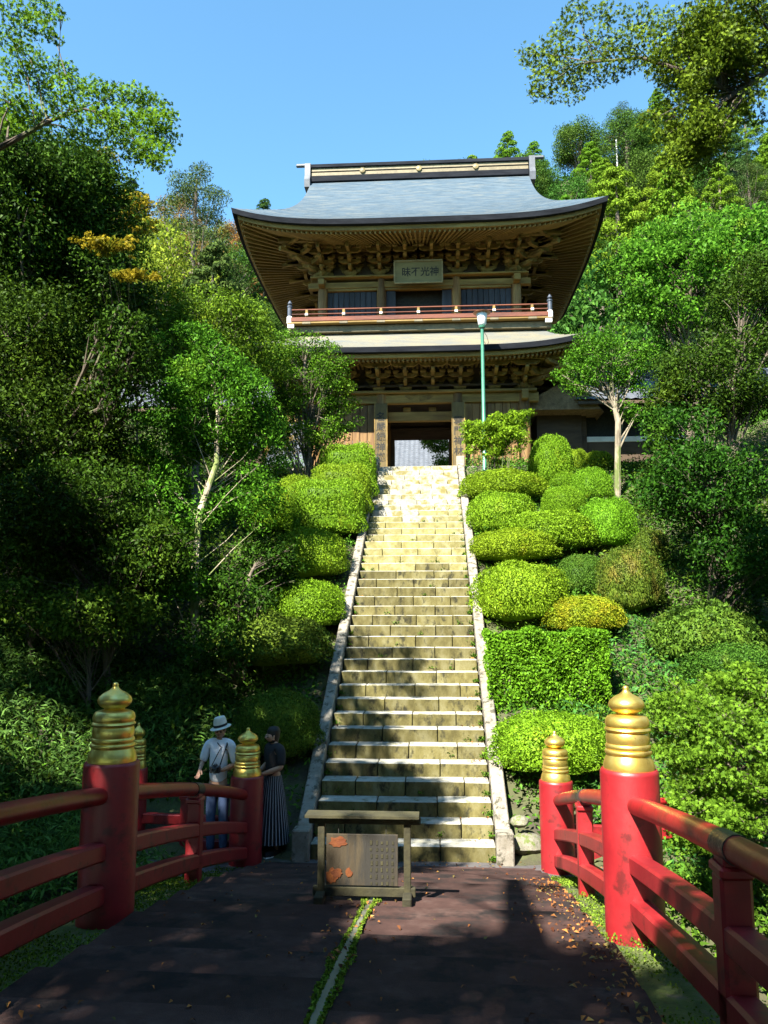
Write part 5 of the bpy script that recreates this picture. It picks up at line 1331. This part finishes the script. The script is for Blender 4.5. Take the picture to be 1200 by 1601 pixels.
for q in [(308, 262, 62, 'pine', 'pine', None, 'tall layered pine on the skyline left of the gate roof'), (200, 275, 70, 'pine', 'pine', .8), (225, 290, 68, 'pine', 'pine', .7), (268, 335, 56, 'broad', 'hill_lime', None, 'lime green tree left of the gate roof below the tall pine'), (335, 375, 52, 'sugi', 'sugi_dark', None, 'dark lumpy cedar left of the gate roof'),
          (372, 335, 60, 'sugi', 'sugi_dark', .9), (390, 385, 52, 'broad', 'hill_brown', .9), (408, 440, 46, 'broad', 'hill_brown', .8), (420, 430, 50, 'broad', 'hill_lime', .7), (40, 185, 60, 'sugi', 'sugi_dark', .9), (738, 224, 84, 'sugi', 'sugi', .8), (790, 218, 84, 'sugi', 'sugi', .8), (842, 226, 82, 'broad', 'hill_green', .8), (905, 185, 84, 'broad', 'hill_green', 1.0), (880, 240, 70, 'sugi', 'sugi', .9), (960, 245, 62, 'sugi', 'sugi', None, 'huge domed bright cedar right of the gate ridge'), (905, 262, 58, 'sugi', 'sugi', .9), (1050, 260, 56, 'sugi', 'sugi', None, 'tall bright cedar at right below the overhanging bough'), (975, 215, 82, 'pine', 'pine', .8), (1165, 225, 70, 'pine', 'pine', .8), (925, 350, 46, 'broad', 'hill_green', None, 'round green tree close behind the right corner of the gate roof'), (905, 430, 42, 'broad', 'hill_green', None, 'round green tree just right of the gate balcony'), (1000, 330, 48, 'broad', 'hill_green', 1.1)]:
    on_hill(*q)
for x, y, s_ in ((-16, -13, 1.5), (-10, -16, 1.6), (-4, -17, 1.5), (2, -18, 1.6), (8, -16, 1.5), (14, -13, 1.5), (11, -7, 1.25), (12, -1, 1.2), (-13, -7, 1.5), (-14, -1, 1.4), (-7, -20, 1.7), (5, -21, 1.8), (-15, 4, 1.3), (12.5, 4.5, 1.1), (9, -11, 2.4), (15, -4, 2.4), (17, 4, 2.2), (4.5, -15, 2.3), (-17, -4, 2.2), (-18, 5, 2.0)):  # unseen trees added around the camera to cut sky light in the shade
    t = thing('broadleaf_tree', gnd(x, y, -.3), 'large unseen broadleaf tree added around the camera to block sky light', 'tree', 'unseen trees added to block sky light', random.uniform(0, 6.28))
    cm, tm = random.choice(PROTO['broad']); place('crown', cm, t, scale=(s_, s_, s_), m=G['evergreen']); place('trunk', tm, t, scale=(s_, s_, s_))
ml = at(963, 218, 80); b = MB(); b.tube([(0, 0, -9), (0, 0, .0)], .07, 8)
tag(b.build('utility_pole', M['paintwhite'], None, ml), 'thin pale pole on the right skyline among trees', 'pole')
tb = gnd(1.2, 33.)
tree('maple_tree', tb, [tb + Vector((0, 0, 1.5)), tb + Vector((-.3, 0, 2.6))], [.09, .07, .03], ell(690, 688, 33, 30, 20, .8, 26, .3, seed=99) + ell(688, 725, 33, 14, 16, .6, 8, .3, seed=98), 'maple', .11, 'bright green branch in the courtyard seen through the gate passage', dens=5, flatz=.5)
